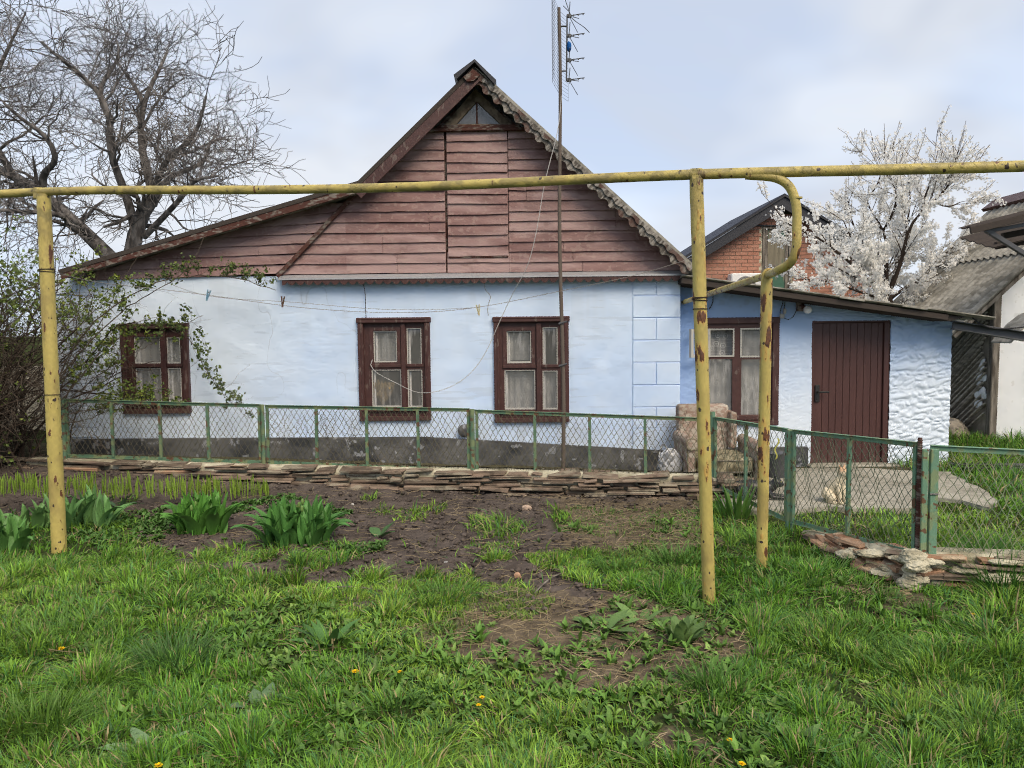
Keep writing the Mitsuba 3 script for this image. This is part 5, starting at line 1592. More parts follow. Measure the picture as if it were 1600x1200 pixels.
class Tree:
    def __init__(self, seed, min_r, wiggle, up, lens, ang, gap, depth, sides=(8, 6, 4, 3, 3)):
        self.r = np.random.default_rng(seed)
        self.m = [MB() for _ in range(3)]
        self.limbs = []
        self.s = [Strands() for _ in range(3)]
        self.tw = []
        self.min_r, self.wig, self.up, self.lens, self.ang, self.gap, self.depth, self.sides = min_r, wiggle, up, lens, ang, gap, depth, sides
        self.count, self.scale = 0, 1.0
    def limb(self, pts, r0, r1, level):
        n = self.sides[min(level, len(self.sides) - 1)]
        if level < 1:
            self.limbs.append(MB().add(tube(pts, np.linspace(r0, r1, len(pts)), n)))
        else:
            self.s[min(level, 2)].add(pts, r0, r1, n)
        self.count += 1
        if level >= self.depth:
            self.tw.append(pts)
            return
        L = np.linalg.norm(np.diff(pts, axis=0), axis=1).sum()
        k = max(2, int(L / self.gap[min(level, len(self.gap) - 1)]))
        for i in range(k):
            s = self.r.uniform(.18, .95) if i else 1.0
            q = s * (len(pts) - 1)
            i0 = min(int(q), len(pts) - 2)
            p = pts[i0] + (pts[i0 + 1] - pts[i0]) * (q - i0)
            t = nrm(pts[i0 + 1] - pts[i0])
            a = self.r.normal(*self.ang) if s < 1 else self.r.normal(.3, .15)
            d = rot_rand(t, a, self.r)
            ln = self.scale * self.lens[min(level, len(self.lens) - 1)] * self.r.uniform(.55, 1.25) * (1.15 - .45 * s)
            rr = max(self.min_r, (r0 + (r1 - r0) * s) * self.r.uniform(.34, .52))
            self.limb(self.path(p, d, ln, level + 1), rr, max(self.min_r * .8, rr * .35), level + 1)
    def path(self, p, d, ln, level):
        n = max(3, int(ln / self.seg(level)) + 1)
        out = [p]
        st = ln / (n - 1)
        for _ in range(n - 1):
            d = nrm(d + self.r.normal(0, self.wig, 3) + np.array([0, 0, self.up]))
            out.append(out[-1] + d * st)
        return np.array(out)
    def seg(self, level):
        return (.3, .22, .15, .11)[min(level, 3)]

def limb_at(tree, pts, r0, r1, n):
    tree.limb(smooth_path([at(*p) for p in pts], n), r0, r1, 0)

wn = thing('bare_tree', 'large bare grey walnut tree behind the left wing of the cottage', 'tree')
tr = Tree(5, .0056, .30, .015, (1.1, .78, .48, .25), (.95, .28), (.21, .14, .105, .10), 3)
Y = 14.0
limb_at(tr, [(190, 560, Y), (196, 470, Y), (205, 400, Y), (225, 330, Y), (245, 300, Y)], .18, .12, 8)
limb_at(tr, [(215, 380, Y), (195, 300, Y - .3), (172, 225, Y - .6), (172, 190, Y - .7), (130, 120, Y - .9), (92, 90, Y - 1.1), (65, 65, Y - 1.2)], .09, .02, 16)
limb_at(tr, [(240, 305, Y), (222, 230, Y + .2), (226, 160, Y + .4), (248, 110, Y + .5), (262, 80, Y + .6)], .09, .02, 14)
limb_at(tr, [(240, 320, Y), (262, 250, Y - .4), (300, 215, Y - .6), (312, 190, Y - .8), (322, 150, Y - 1)], .07, .02, 14)
limb_at(tr, [(240, 320, Y), (270, 275, Y + .5), (320, 250, Y + .8), (325, 232, Y + 1), (338, 210, Y + 1.1)], .065, .02, 14)
limb_at(tr, [(225, 370, Y), (290, 300, Y - .8), (312, 280, Y - 1.3), (340, 275, Y - 1.5)], .06, .02, 12)
limb_at(tr, [(200, 430, Y), (140, 370, Y + .3), (80, 315, Y + .6), (30, 280, Y + .9), (-60, 235, Y + 1.2), (-140, 160, Y + 1.4)], .14, .05, 16)
limb_at(tr, [(68, 305, Y + .6), (70, 270, Y + .4), (86, 250, Y + .2), (72, 215, Y), (40, 190, Y - .2), (5, 160, Y - .4)], .075, .02, 14)
limb_at(tr, [(25, 280, Y + .9), (0, 240, Y + .6), (-30, 170, Y + .4), (-20, 90, Y + .2)], .07, .02, 12)
limb_at(tr, [(150, 380, Y + .3), (90, 335, Y - .6), (20, 330, Y - 1), (-60, 320, Y - 1.2)], .07, .02, 12)
limb_at(tr, [(175, 190, Y - .7), (160, 130, Y - .3), (186, 85, Y), (182, 62, Y + .1)], .06, .015, 10)
limb_at(tr, [(226, 165, Y + .4), (200, 120, Y + .8), (180, 95, Y + 1)], .05, .015, 8)
limb_at(tr, [(-60, 235, Y + 1.2), (-20, 150, Y + .8), (20, 60, Y + .6), (40, 20, Y + .5)], .07, .015, 12)
print('walnut branches', tr.count)
for i_, l_ in enumerate(tr.limbs):
    put('limb' if i_ else 'trunk', l_, 'mat_bark', wn, smooth=60)
put('branches', tr.s[1].into(tr.m[1]), 'mat_bark', wn, smooth=60, stuff=True)
put('twigs', tr.s[2].into(tr.m[2]), 'mat_bark', wn, smooth=60, stuff=True)

# blossoming plum
pl_ = thing('blossom_tree', 'plum tree covered in white blossom behind the porch roof', 'tree')
tb = Tree(9, .0045, .11, .055, (.72, .46, .34), (.62, .22), (.115, .095, .10), 2)
TREE_SCALE = [1.0]
Y = 12.0
limb_at(tb, [(1392, 560, Y), (1388, 470, Y), (1385, 455, Y)], .085, .07, 4)
for pts, r0 in (([(1386, 462, Y), (1384, 400, Y + .2), (1380, 360, Y + .3), (1364, 335, Y + .4), (1354, 310, Y + .5)], .045), ([(1388, 460, Y), (1410, 400, Y - .2), (1425, 350, Y - .3), (1458, 315, Y - .4), (1482, 290, Y - .4), (1492, 268, Y - .4)], .045),
                ([(1386, 465, Y), (1400, 420, Y + .5), (1418, 345, Y + .7), (1422, 300, Y + .8), (1418, 268, Y + .8)], .04), ([(1384, 465, Y), (1350, 430, Y - .5), (1310, 395, Y - .8), (1265, 365, Y - 1), (1225, 345, Y - 1.1), (1210, 325, Y - 1.1)], .035),
                ([(1384, 468, Y), (1340, 455, Y - .6), (1290, 440, Y - .8), (1245, 436, Y - .9)], .03), ([(1390, 465, Y), (1440, 430, Y + .3), (1475, 398, Y + .4), (1500, 378, Y + .4)], .03),
                ([(1386, 455, Y), (1350, 385, Y + .4), (1330, 340, Y + .6), (1326, 315, Y + .6)], .03), ([(1354, 312, Y + .5), (1372, 285, Y + .4), (1378, 262, Y + .4)], .02),
                ([(1380, 360, Y + .3), (1400, 310, Y - .1), (1395, 285, Y - .2), (1385, 262, Y - .2)], .025), ([(1440, 330, Y - .3), (1448, 300, Y - .2), (1456, 280, Y - .1), (1460, 262, Y - .1)], .022),
                ([(1386, 440, Y), (1330, 405, Y + .2), (1290, 385, Y + .2)], .025), ([(1386, 470, Y), (1360, 445, Y - .3), (1330, 430, Y - .5), (1300, 415, Y - .6)], .02), ([(1390, 470, Y), (1420, 448, Y - .2), (1455, 435, Y - .3)], .02), ([(1386, 462, Y), (1360, 415, Y - .3), (1330, 372, Y - .5), (1318, 345, Y - .5)], .025), ([(1458, 315, Y - .4), (1485, 322, Y - .4), (1500, 316, Y - .4)], .02)):
    tb.scale = .55 if pts[-1][0] < 1300 else .75 if pts[-1][1] > 300 else 1.0
    limb_at(tb, pts, r0 * .8, .007, 12)
print('plum branches', tb.count)
for i_, l_ in enumerate(tb.limbs):
    put('limb' if i_ else 'trunk', l_, 'mat_dark_bark', pl_, smooth=60)
put('branches', tb.s[1].into(tb.m[1]), 'mat_dark_bark', pl_, smooth=60, stuff=True)
put('twigs', tb.s[2].into(tb.m[2]), 'mat_plum_twig', pl_, smooth=60, stuff=True)
r = np.random.default_rng(2)
cs = []
for p in tb.tw:
    L = np.linalg.norm(np.diff(p, axis=0), axis=1).sum()
    lo = p[:, 2].mean()
    dens = 215 * (1 - .72 * sst(3.0, 4.3, lo)) * (.35 + 1.0 * r.random())
    k = int(L * dens)
    s = r.uniform(0.05, .92, k) * (len(p) - 1)
    i0 = np.minimum(s.astype(int), len(p) - 2)
    cs.append(p[i0] + (p[i0 + 1] - p[i0]) * (s - i0)[:, None] + r.normal(0, .024, (k, 3)))
C = np.vstack(cs)
print('blossoms', len(C))
def quads(C, size, r_, fold=.3):
    """small cupped flowers or leaflets: two bent quads each"""
    n = len(C)
    a = nrm(r_.normal(size=(n, 3)))
    b = nrm(np.cross(a, r_.normal(size=(n, 3))))
    c = np.cross(a, b)
    s = size[:, None]
    v = np.stack([C - a * s, C - b * s * .9 + c * s * fold, C + a * s, C + b * s * .9 + c * s * fold, C - c * s * .25], 1)
    i = np.arange(n)[:, None] * 5
    f = np.concatenate([i + [0, 1, 4], i + [1, 2, 4], i + [2, 3, 4], i + [3, 0, 4]], 0)
    return v.reshape(-1, 3), f
col = np.repeat(np.array([.93, .93, .91]) * r.uniform(.92, 1.03, (len(C), 1)), 5, 0)
v, f = quads(C, r.uniform(.013, .026, len(C)), r, .5)
put('blossom', MB().add((v, f), np.clip(col, 0, .95)), 'mat_blossom', pl_, stuff=True)

# ---------------------------------------------------------------- shrub at the left
sb = thing('shrub', 'big tangled thorny shrub coming into leaf, its canes arching over the left window', 'shrub')
r = np.random.default_rng(14)
stems, twigs, tips = Strands(), Strands(), []
def cane(p, d, L, rad, wig, grav, mb, n=None, sides=4):
    n = n or max(4, int(L / .12))
    out = [np.asarray(p, float)]
    st = L / n
    for k in range(n):
        d = nrm(d + r.normal(0, wig, 3) + np.array([0, 0, grav]))
        out.append(out[-1] + d * st)
    out = np.array(out)
    mb.add(out, rad, rad * .35, sides)
    return out
for k in range(190):
    bx_, by_ = r.normal(-5.62, .33), r.normal(7.55, .40)
    p = np.array([bx_, by_, float(gz(bx_, by_))])
    out = cane(p, nrm([r.normal(-.02, .22), r.normal(0, .30), 1.0]), r.uniform(1.4, 2.75), r.uniform(.007, .016), .13, -.022, stems)
    for j in range(12):
        i0 = r.integers(1, len(out) - 1)
        o2 = cane(out[i0], rot_rand(nrm(out[i0 + 1] - out[i0]), r.uniform(.5, 1.5), r), r.uniform(.25, .7), .0042, .22, -.02, twigs, sides=3)
        for jj in range(3):
            i1 = r.integers(1, len(o2) - 1)
            o3 = cane(o2[i1], rot_rand(nrm(o2[i1 + 1] - o2[i1]), r.uniform(.5, 1.4), r), r.uniform(.1, .4), .0025, .25, 0, twigs, 4, 3)
            if o3[-1, 2] > r.uniform(1.45, 2.0) and r.random() < .6:
                tips.append(o3[r.integers(2, 5)])
                tips.append(o3[-1])
            elif r.random() < .05:
                tips.append(o3[-1])
put('stem', stems.into(MB()), 'mat_dark_bark', sb, stuff=True)
put('twigs', twigs.into(MB()), 'mat_twig', sb, stuff=True)
# arching canes in front of the wall
arch, leafp = Strands(), []
for pts, rad, leaf, s0 in (
        ([(70, 640, 7.6), (120, 535, 7.7), (190, 470, 7.8), (262, 438, 8.0), (330, 431, 8.1), (390, 440, 8.15), (433, 455, 8.2)], .0085, 60, .42),
        ([(60, 640, 7.6), (110, 570, 7.7), (160, 515, 7.8), (215, 470, 7.9), (300, 410, 8.0), (318, 370, 8.05)], .008, 6, .5),
        ([(75, 650, 7.6), (130, 585, 7.8), (185, 528, 8.0), (225, 512, 8.2), (275, 508, 8.3), (318, 494, 8.35)], .007, 60, .30),
        ([(75, 640, 7.7), (120, 560, 7.8), (160, 500, 7.85), (190, 440, 7.9), (215, 400, 7.95)], .007, 10, .45),
        ([(80, 655, 7.7), (120, 615, 7.9), (170, 575, 8.0), (230, 540, 8.15), (262, 520, 8.2)], .0065, 20, .3),
        ([(265, 515, 8.25), (300, 535, 8.25), (318, 570, 8.25), (345, 610, 8.2), (372, 640, 8.15), (392, 655, 8.1)], .0055, 44, .0),
        ([(80, 660, 7.7), (140, 655, 7.9), (200, 625, 8.0), (250, 630, 8.1), (295, 640, 8.15)], .0055, 56, .35),
        ([(75, 690, 7.7), (95, 610, 7.8), (118, 520, 7.85), (128, 440, 7.9), (140, 390, 7.95)], .0065, 10, .4),
        ([(75, 650, 7.7), (150, 640, 7.85), (215, 618, 8.0), (245, 600, 8.1)], .006, 14, .3),
        ([(90, 600, 7.8), (150, 610, 8.0), (185, 560, 8.05), (195, 500, 8.1), (205, 470, 8.1)], .005, 16, .2)):
    c = smooth_path([at(*p) for p in pts], 30)
    c = c + r.normal(0, .006, c.shape)
    arch.add(c, rad, rad * .4, 5)
    for j in range(leaf):
        i0 = int(r.uniform(s0, 1) * 28)
        o2 = cane(c[i0], nrm([r.normal(0, .5), r.normal(0, .4), r.uniform(.0, 1.1)]), r.uniform(.06, .24), .0022, .2, .02, arch, 4, 3)
        for _ in range(2):
            leafp.append(o2[r.integers(2, 5)])
        leafp.append(o2[-1])
    for j in range(7):
        i0 = r.integers(3, 28)
        cane(c[i0], nrm([r.normal(0, .7), r.normal(0, .4), r.normal(.1, .7)]), r.uniform(.2, .5), .002, .25, 0, arch, 6, 3)
put('arching_cane', arch.into(MB()), 'mat_twig', sb)
def leaf_cluster(P, per, spread, sz, r_):
    C = np.repeat(np.asarray(P), per, 0) + r_.normal(0, spread, (len(P) * per, 3))
    return C, r_.uniform(sz * .6, sz * 1.25, len(C))
C, s = leaf_cluster(np.array(tips), 6, .028, .017, r)
C2, s2 = leaf_cluster(np.array(leafp), 4, .018, .0175, r)
C, s = np.vstack([C, C2]), np.concatenate([s, s2])
print('shrub leaves', len(C))
base = np.array([[.098, .142, .033]]) * r.uniform(.55, 1.35, (len(C), 1)) * np.array([[1, 1, 1]])
mixr = r.random((len(C), 1))
base = np.where(mixr < .25, base * [1.35, 1.15, .8], base)
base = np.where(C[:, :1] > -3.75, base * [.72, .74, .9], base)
v, f = quads(C, s, r, .25)
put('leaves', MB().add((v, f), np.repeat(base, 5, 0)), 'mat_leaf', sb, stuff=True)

# ---------------------------------------------------------------- grass and other small plants
ZONE_WEED = [gpoly(q) for q in ([(430, 1210), (560, 1090), (640, 1000), (800, 985), (880, 935), (1090, 960), (1150, 1040), (1080, 1210)], [(560, 1100), (300, 1040), (360, 960), (560, 950), (640, 1010)])]
ZONE_SHORT = [gpoly([(855, 775), (1090, 785), (1095, 900), (1000, 880), (905, 860)])]
TUFTS = [(640, 806, .16), (682, 796, .10), (780, 825, .24), (775, 850, .2), (505, 868, .26), (870, 873, .20), (600, 800, .10), (802, 940, .22), (776, 872, .10), (690, 935, .34), (405, 862, .26), (510, 790, .06), (960, 890, .34), (1020, 880, .36), (350, 870, .2), (560, 940, .3), (640, 945, .3), (965, 765, .1), (575, 780, .07)]
TUFT_P = [(G(px, py)[:2], rr) for px, py, rr in TUFTS]

def blades(x, y, h, w, lean, ang, r, segs, col, stiff=.5):
    n = len(x)
    z = gz(x, y)
    base = np.stack([x, y, z - .012], 1)
    d = np.stack([np.cos(ang), np.sin(ang), 0 * ang], 1)
    side = np.stack([-np.sin(ang + r.normal(0, .9, n)), np.cos(ang + r.normal(0, .9, n)), 0 * ang], 1)
    ts = np.linspace(0, 1, segs + 1)
    V, Ccol = [], []
    for k, t in enumerate(ts):
        out = d * (lean * h)[:, None] * t ** 1.8
        up = np.array([0, 0, 1.0])[None] * (h * (t - .32 * lean * t * t))[:, None]
        c = base + out + up
        wd = w * (1 - .12 * t) * (1 if t < .5 else (1 - ((t - .5) / .5) ** 1.6)) + 1e-5
        cc = col * (.92 + .16 * t)
        if k < segs:
            V += [c - side * wd[:, None] / 2, c + side * wd[:, None] / 2]
            Ccol += [cc, cc]
        else:
            V.append(c)
            Ccol.append(cc)
    m = 2 * segs + 1
    v = np.stack(V, 1).reshape(-1, 3)
    cl = np.stack(Ccol, 1).reshape(-1, 3)
    i = np.arange(n)[:, None] * m
    f = []
    for k in range(segs - 1):
        f += [i + [2 * k, 2 * k + 1, 2 * k + 3], i + [2 * k, 2 * k + 3, 2 * k + 2]]
    f.append(i + [2 * segs - 2, 2 * segs - 1, 2 * segs])
    return v, np.concatenate(f, 0), cl

r = np.random.default_rng(101)
def grass_colour(x, y, n, r):
    hue = mfbm(np.stack([x * .9, y * .9, 0 * x], -1), 3, 60)
    a = np.array([.088, .205, .021])
    b = np.array([.165, .285, .036])
    c = np.array([.060, .160, .042])
    t = np.clip((hue - .32) / .36, 0, 1)[:, None]
    k = r.random((n, 1))
    col = a * (1 - t) + b * t
    col = np.where(k < .22, c, col)
    col = col * r.uniform(.45, 1.6, (n, 1)) * (.75 + .5 * mfbm(np.stack([x * 4.5, y * 4.5, 0 * x], -1), 2, 61)[:, None])
    dry = r.random((n, 1)) < .09
    return np.where(dry, np.array([.30, .25, .13]) * r.uniform(.6, 1.2, (n, 1)), col)

def scatter(N, y0, y1, r, power=1.0):
    y = y0 + (y1 - y0) * r.random(N) ** power
    half = .70 * y + .35
    x = r.uniform(-1, 1, N) * half
    return x, y, half

def front_side(x, y):
    """the lawn side of the fences"""
    t = (x - FA[0]) / (FB[0] - FA[0])
    ok = y < FA[1] + (FB[1] - FA[1]) * t - .30
    side = FB[0] + (FC[0] - FB[0]) * (FB[1] - y) / (FB[1] - FC[1])
    ok2 = (x < side - .10) | (y < 4.45)
    rub = (y > FC[1] - .9) & (x > side - .30) & (y < FC[1] + .9) & (x > 1.95)
    return np.where(x < FB[0], ok, True) & ok2 & (y < 8.3), rub

gm = MB()
tot = 0
for (N, y0, y1, segs, wmul) in ((240000, 2.2, 3.6, 3, 1.0), (230000, 3.6, 5.4, 3, 1.1), (190000, 5.4, 10.4, 2, 1.5)):
    x, y, half = scatter(N, y0, y1, r)
    keep = r.random(N) < half / half.max()
    front_ok, rub = front_side(x, y)
    yard = ~front_ok & (x > 1.7) & (y < 7.6)
    onpath = shapely.contains_xy(PATH.buffer(.03), x, y) & yard
    soil_ = inside(SOIL, x, y)
    worn_ = inside(WORN, x, y, .2, 3)
    short_ = inside(ZONE_SHORT, x, y, .15, 4)
    weed_ = inside(ZONE_WEED, x, y, .2, 6)
    tuft = np.zeros(N, bool)
    for p, rr in TUFT_P:
        tuft |= (x - p[0]) ** 2 + ((y - p[1]) * .75) ** 2 < (rr * (.75 + .5 * mnoise(np.stack([x * 9, y * 9, 0 * x], -1)))) ** 2
    clump = mfbm(np.stack([x * 2.1, y * 2.1, 0 * x], -1), 3, 91)
    fine = mfbm(np.stack([x * 7, y * 7, 0 * x], -1), 2, 95)
    dens = np.clip(.15 + 1.9 * (clump * .55 + fine * .45 - .24), .05, 1)
    dens = np.where(worn_, .10 + .25 * (clump > .56), dens)
    dens = np.where(short_, .95, dens)
    dens = np.where(weed_ & ~worn_, dens * .42, dens)
    dens = np.where(soil_, .004, dens)
    dens = np.where(tuft, .85, dens)
    dens = np.where(yard & ~onpath, .75, dens)
    dens = np.where(yard & onpath, .0, dens)
    dens = np.where(~front_ok & ~yard, 0, dens)
    dens = np.where(rub & front_ok, dens * .35, dens)
    far_ = (x > 4.4) & (y > 7.3) & (y < 10.4) & ~shapely.contains_xy(PATH.buffer(.03), x, y)
    dens = np.where(far_, .8, dens)
    cs_ = .19
    best, cdx, cdy, cr = np.full(N, 9.0), np.zeros(N), np.zeros(N), np.zeros(N)
    ix, iy = np.floor(x / cs_), np.floor(y / cs_)
    for a in (-1, 0, 1):
        for b in (-1, 0, 1):
            q = np.stack([(ix + a) * 1.0, (iy + b) * 1.0, 0 * x], -1)
            jx, jy = mnoise(q, 71), mnoise(q, 72)
            ddx, ddy = x - (ix + a + jx) * cs_, y - (iy + b + jy) * cs_
            dd = np.hypot(ddx, ddy)
            m_ = dd < best
            best, cdx, cdy, cr = np.where(m_, dd, best), np.where(m_, ddx, cdx), np.where(m_, ddy, cdy), np.where(m_, mnoise(q, 73), cr)
    dens = dens * np.clip(1.25 - 1.05 * (best / cs_) ** 1.4 * (.5 + cr), .08, 1)
    for pp_ in (q1, q2, q3):
        near_ = ((x - pp_[0]) / .10) ** 2 + ((y - pp_[1] + .14) / .26) ** 2 < 1
        dens = np.where(near_, dens * .12, dens)
    keep &= r.random(N) < dens
    x, y, clump, fine, short_, yard, weed_, tuft, worn_, best, cdx, cdy, cr, far_ = (q[keep] for q in (x, y, clump, fine, short_, yard, weed_, tuft, worn_, best, cdx, cdy, cr, far_))
    n = len(x)
    h = r.uniform(.04, .115, n) * (.45 + 1.1 * clump) * (.55 + .85 * cr) * (1.15 - .45 * np.clip(best / cs_, 0, 1))
    h = np.where(short_ | worn_, h * .55, h)
    h = np.where(weed_, h * .75, h)
    h = np.where(tuft, np.maximum(h, .05) * .85, h)
    h = np.where(far_, h * 1.7, h)
    ex = (mnoise(np.stack([x * 2.3, y * 2.3, 0 * x], -1), 5) - .5)
    ey = (mnoise(np.stack([x * 2.3, y * 2.3, 0 * x + 40], -1), 6) - .5)
    ang = np.arctan2(cdy / cs_ * 1.2 + ey, cdx / cs_ * 1.2 + ex) + r.normal(0, .85, n)
    lean = np.clip(r.gamma(2.2, .29, n) * (.55 + 1.3 * best / cs_) * (.6 + .9 * clump), .05, 1.7)
    w = r.uniform(.0034, .0082, n) * wmul
    col = grass_colour(x, y, n, r)
    col = np.where((short_ | worn_)[:, None], col * .6 + np.array([.10, .105, .06]) * .4, col)
    v, f, c = blades(x, y, h, w, lean, ang, r, segs, col)
    gm.add((v, f), c)
    tot += n
# taller tussocks, blades leaning out from their centres
TUSS = [(270, 1045, .17, .20, 420, (.055, .125, .030)), (1575, 905, .20, .30, 420, (.055, .145, .022)), (1380, 840, .05, .16, 40, (.10, .19, .04)), (1440, 905, .12, .22, 90, (.10, .19, .05)), (1540, 880, .16, .26, 260, (.055, .145, .022)),
        (60, 1140, .20, .17, 500, (.080, .165, .026)), (1300, 1010, .30, .15, 500, (.070, .155, .024)), (1120, 1080, .14, .14, 300, (.062, .150, .024)), (1450, 1050, .3, .14, 500, (.07, .16, .026)), (960, 895, .15, .14, 200, (.075, .17, .03)), (1060, 880, .2, .16, 260, (.08, .18, .035)), (690, 938, .22, .13, 300, (.08, .18, .03)), (30, 900, .25, .13, 300, (.07, .16, .03)), (620, 1110, .12, .11, 150, (.06, .14, .03)), (1250, 900, .3, .15, 300, (.07, .16, .03)), (300, 935, .3, .12, 300, (.08, .17, .03)), (1560, 1170, .2, .16, 350, (.06, .14, .025)), (100, 1000, .3, .13, 500, (.08, .17, .028)), (1175, 850, .2, .15, 250, (.08, .18, .03)), (1130, 805, .10, .16, 120, (.085, .19, .03))]
for px, py, sp, hh, n, c0 in TUSS:
    P = G(px, py)
    a = r.uniform(0, 2 * np.pi, n)
    q = np.sqrt(r.random(n)) * sp
    x, y = P[0] + q * np.cos(a), P[1] + q * np.sin(a) * .8
    col = np.array(c0) * r.uniform(.7, 1.35, (n, 1))
    v, f, c = blades(x, y, r.uniform(.55, 1.15, n) * hh, r.uniform(.003, .0065, n), np.clip(.25 + q / sp * .6 + r.normal(0, .2, n), .05, 1.3), a + r.normal(0, .5, n), r, 4, col)
    gm.add((v, f), c)
    tot += n
print('grass blades', tot)
k = put('grass', gm, 'mat_leaf', stuff=True)
labels[k].update({'label': 'fresh green spring grass covering the lawn and the yard', 'category': 'grass'})

# dry straw and twigs on the bare patches
r = np.random.default_rng(202)
sm = MB()
N = 16000
x, y, half = scatter(N, 2.4, 8.0, r)
pick = (inside(WORN, x, y, .2, 3) | (inside(SOIL, x, y) & (r.random(N) < .22)) | (shapely.contains_xy(STRIP, x, y) & (r.random(N) < .5))) | (r.random(N) < .10)
ok, rub = front_side(x, y)
pick &= (ok | shapely.contains_xy(STRIP, x, y))
x, y = x[pick], y[pick]
n = len(x)
a, L = r.uniform(0, 2 * np.pi, n), r.uniform(.03, .16, n)
P0 = np.stack([x, y, gz(x, y) + r.uniform(.004, .02, n)], 1)
P2 = P0 + np.stack([np.cos(a), np.sin(a), r.normal(0, .12, n)], 1) * L[:, None]
P2[:, 2] = np.maximum(P2[:, 2], gz(P2[:, 0], P2[:, 1]) + .003)
P1 = (P0 + P2) / 2 + r.normal(0, .008, (n, 3))
P1[:, 2] = np.maximum(P1[:, 2], P0[:, 2])
sm.add(tubes(np.stack([P0, P1, P2], 1), np.full((n, 3), .0016)), np.repeat(np.array([.33, .27, .17]) * r.uniform(.45, 1.15, (n, 1)), 9, 0))
print('straws', len(x))
k = put('dry_straw', sm, 'mat_vertex', stuff=True)
labels[k].update({'label': 'dry straw and thin dead stalks scattered on the bare soil', 'category': 'straw'})
# clods
cm = MB()
N = 20000
x, y, half = scatter(N, 4.2, 8.0, r)
pk = inside(SOIL, x, y)
x, y = x[pk], y[pk]
tmpl = np.array(trimesh.creation.icosphere(0, 1.0).vertices), np.array(trimesh.creation.icosphere(0, 1.0).faces)
n, nv = len(x), len(tmpl[0])
sz = (.004 + .017 * r.random(n) ** 4)[:, None, None]
v = tmpl[0][None] * (1 + r.normal(0, .2, (n, nv, 1))) * sz * np.array([1.1, 1, .7]) + np.stack([x, y, gz(x, y) + .01], 1)[:, None]
cm.add((v.reshape(-1, 3), (tmpl[1][None] + (np.arange(n) * nv)[:, None, None]).reshape(-1, 3)), np.repeat(np.array([.088, .074, .066]) * r.uniform(.6, 1.5, (n, 1)), nv, 0))
print('clods', len(x))
k = put('soil_clods', cm, 'mat_vertex', stuff=True, smooth=True)
labels[k].update({'label': 'small dark clods of dug soil', 'category': 'soil'})

# broad leaves
def leaf(p, yaw, L, W, rise, curl, r, n=5, fold=.25, notch=0.0, wave=.0, pw=1.0):
    """one leaf blade from p: rise is its starting angle, curl how far it bends over"""
    t = np.linspace(0, 1, n + 1)
    th = rise - curl * t ** pw
    dx = np.concatenate([[0], np.cumsum(np.cos(th[:-1]))]) * L / n
    dz = np.concatenate([[0], np.cumsum(np.sin(th[:-1]))]) * L / n
    wd = W * np.sin(np.pi * np.clip(.06 + .94 * t, 0, 1) ** .8) ** .8 * .5
    wd = wd * (1 + notch * np.cos(t * n * np.pi)) + .0008
    wd[-1] = .0005
    c, s = math.cos(yaw), math.sin(yaw)
    mid = np.stack([p[0] + dx * c, p[1] + dx * s, p[2] + dz], 1)
    side = np.array([-s, c, 0.0])
    up = np.stack([-np.sin(th) * c, -np.sin(th) * s, np.cos(th)], 1)
    wv = wave * W * np.sin(t * 9 + r.random() * 6)
    l = mid + side * wd[:, None] + up * (fold * wd + wv)[:, None]
    q = mid - side * wd[:, None] + up * (fold * wd - wv)[:, None]
    v = np.vstack([l, mid, q])
    i = np.arange(n)
    m = n + 1
    return v, np.vstack([np.stack([i, m + i, m + i + 1, i + 1], 1), np.stack([m + i, 2 * m + i, 2 * m + i + 1, m + i + 1], 1)])

wm = MB()
r = np.random.default_rng(303)
N = 9000
x, y, half = scatter(N, 2.3, 6.4, r)
wz = inside(ZONE_WEED, x, y, .2, 6)
wn_ = inside(WORN, x, y, .2, 3)
so_ = inside(SOIL, x, y)
ok, rub = front_side(x, y)
cl = mfbm(np.stack([x * 2.5, y * 2.5, 0 * x], -1), 2, 15)
pk = ok & ~so_ & (r.random(N) < np.where(wz, np.where(wn_, .6, .95), np.where(wn_, .35 * (cl > .5), .20))) & (r.random(N) < half / half.max() + .25)
pk |= so_ & (r.random(N) < .012)
COVER = [gpoly([(120, 782), (300, 790), (450, 775), (560, 800), (520, 812), (400, 800), (330, 812), (240, 845), (140, 850)]), gpoly([(520, 850), (600, 845), (560, 870), (500, 868)])]
cov = inside(COVER, x, y, .08, 8)
pk |= cov & ok
r2_ = np.random.default_rng(7)
cx_, cy_, _ = scatter(60000, 5.0, 7.6, r2_)
cm_ = inside(COVER, cx_, cy_, .08, 8) & (mfbm(np.stack([cx_ * 5, cy_ * 5, 0 * cx_], -1), 2, 4) > .45)
x, y, cov = np.concatenate([x[pk], cx_[cm_][:1100]]), np.concatenate([y[pk], cy_[cm_][:1100]]), np.concatenate([cov[pk], np.ones(min(1100, int(cm_.sum())), bool)])
print('weeds', len(x))
for xx, yy, cv_ in zip(x, y, cov):
    p = np.array([xx, yy, float(gz(xx, yy)) - .005])
    kind = r.random() if not cv_ else r.uniform(.86, 1)
    k = r.integers(5, 9)
    y0 = r.uniform(0, 6.3)
    col = (np.array([.085, .175, .030]) if kind < .6 else np.array([.125, .205, .048]) if kind < .85 else np.array([.058, .125, .028])) * r.uniform(.65, 1.4)
    big = r.uniform(.04, .095) if kind < .6 else r.uniform(.025, .06)
    for j in range(k):
        g = leaf(p + r.normal(0, .004, 3), y0 + j * 2.4 + r.normal(0, .25), big * r.uniform(.7, 1.15), big * (r.uniform(.18, .27) if kind < .6 else r.uniform(.35, .5)), r.uniform(.4, 1.4), r.uniform(.3, 1.4), r, 4 if kind < .6 else 3, .3, .35 if kind < .35 else 0)
        wm.add(g, col * r.uniform(.85, 1.2))
k = put('weeds', wm, 'mat_leaf', stuff=True, smooth=True)
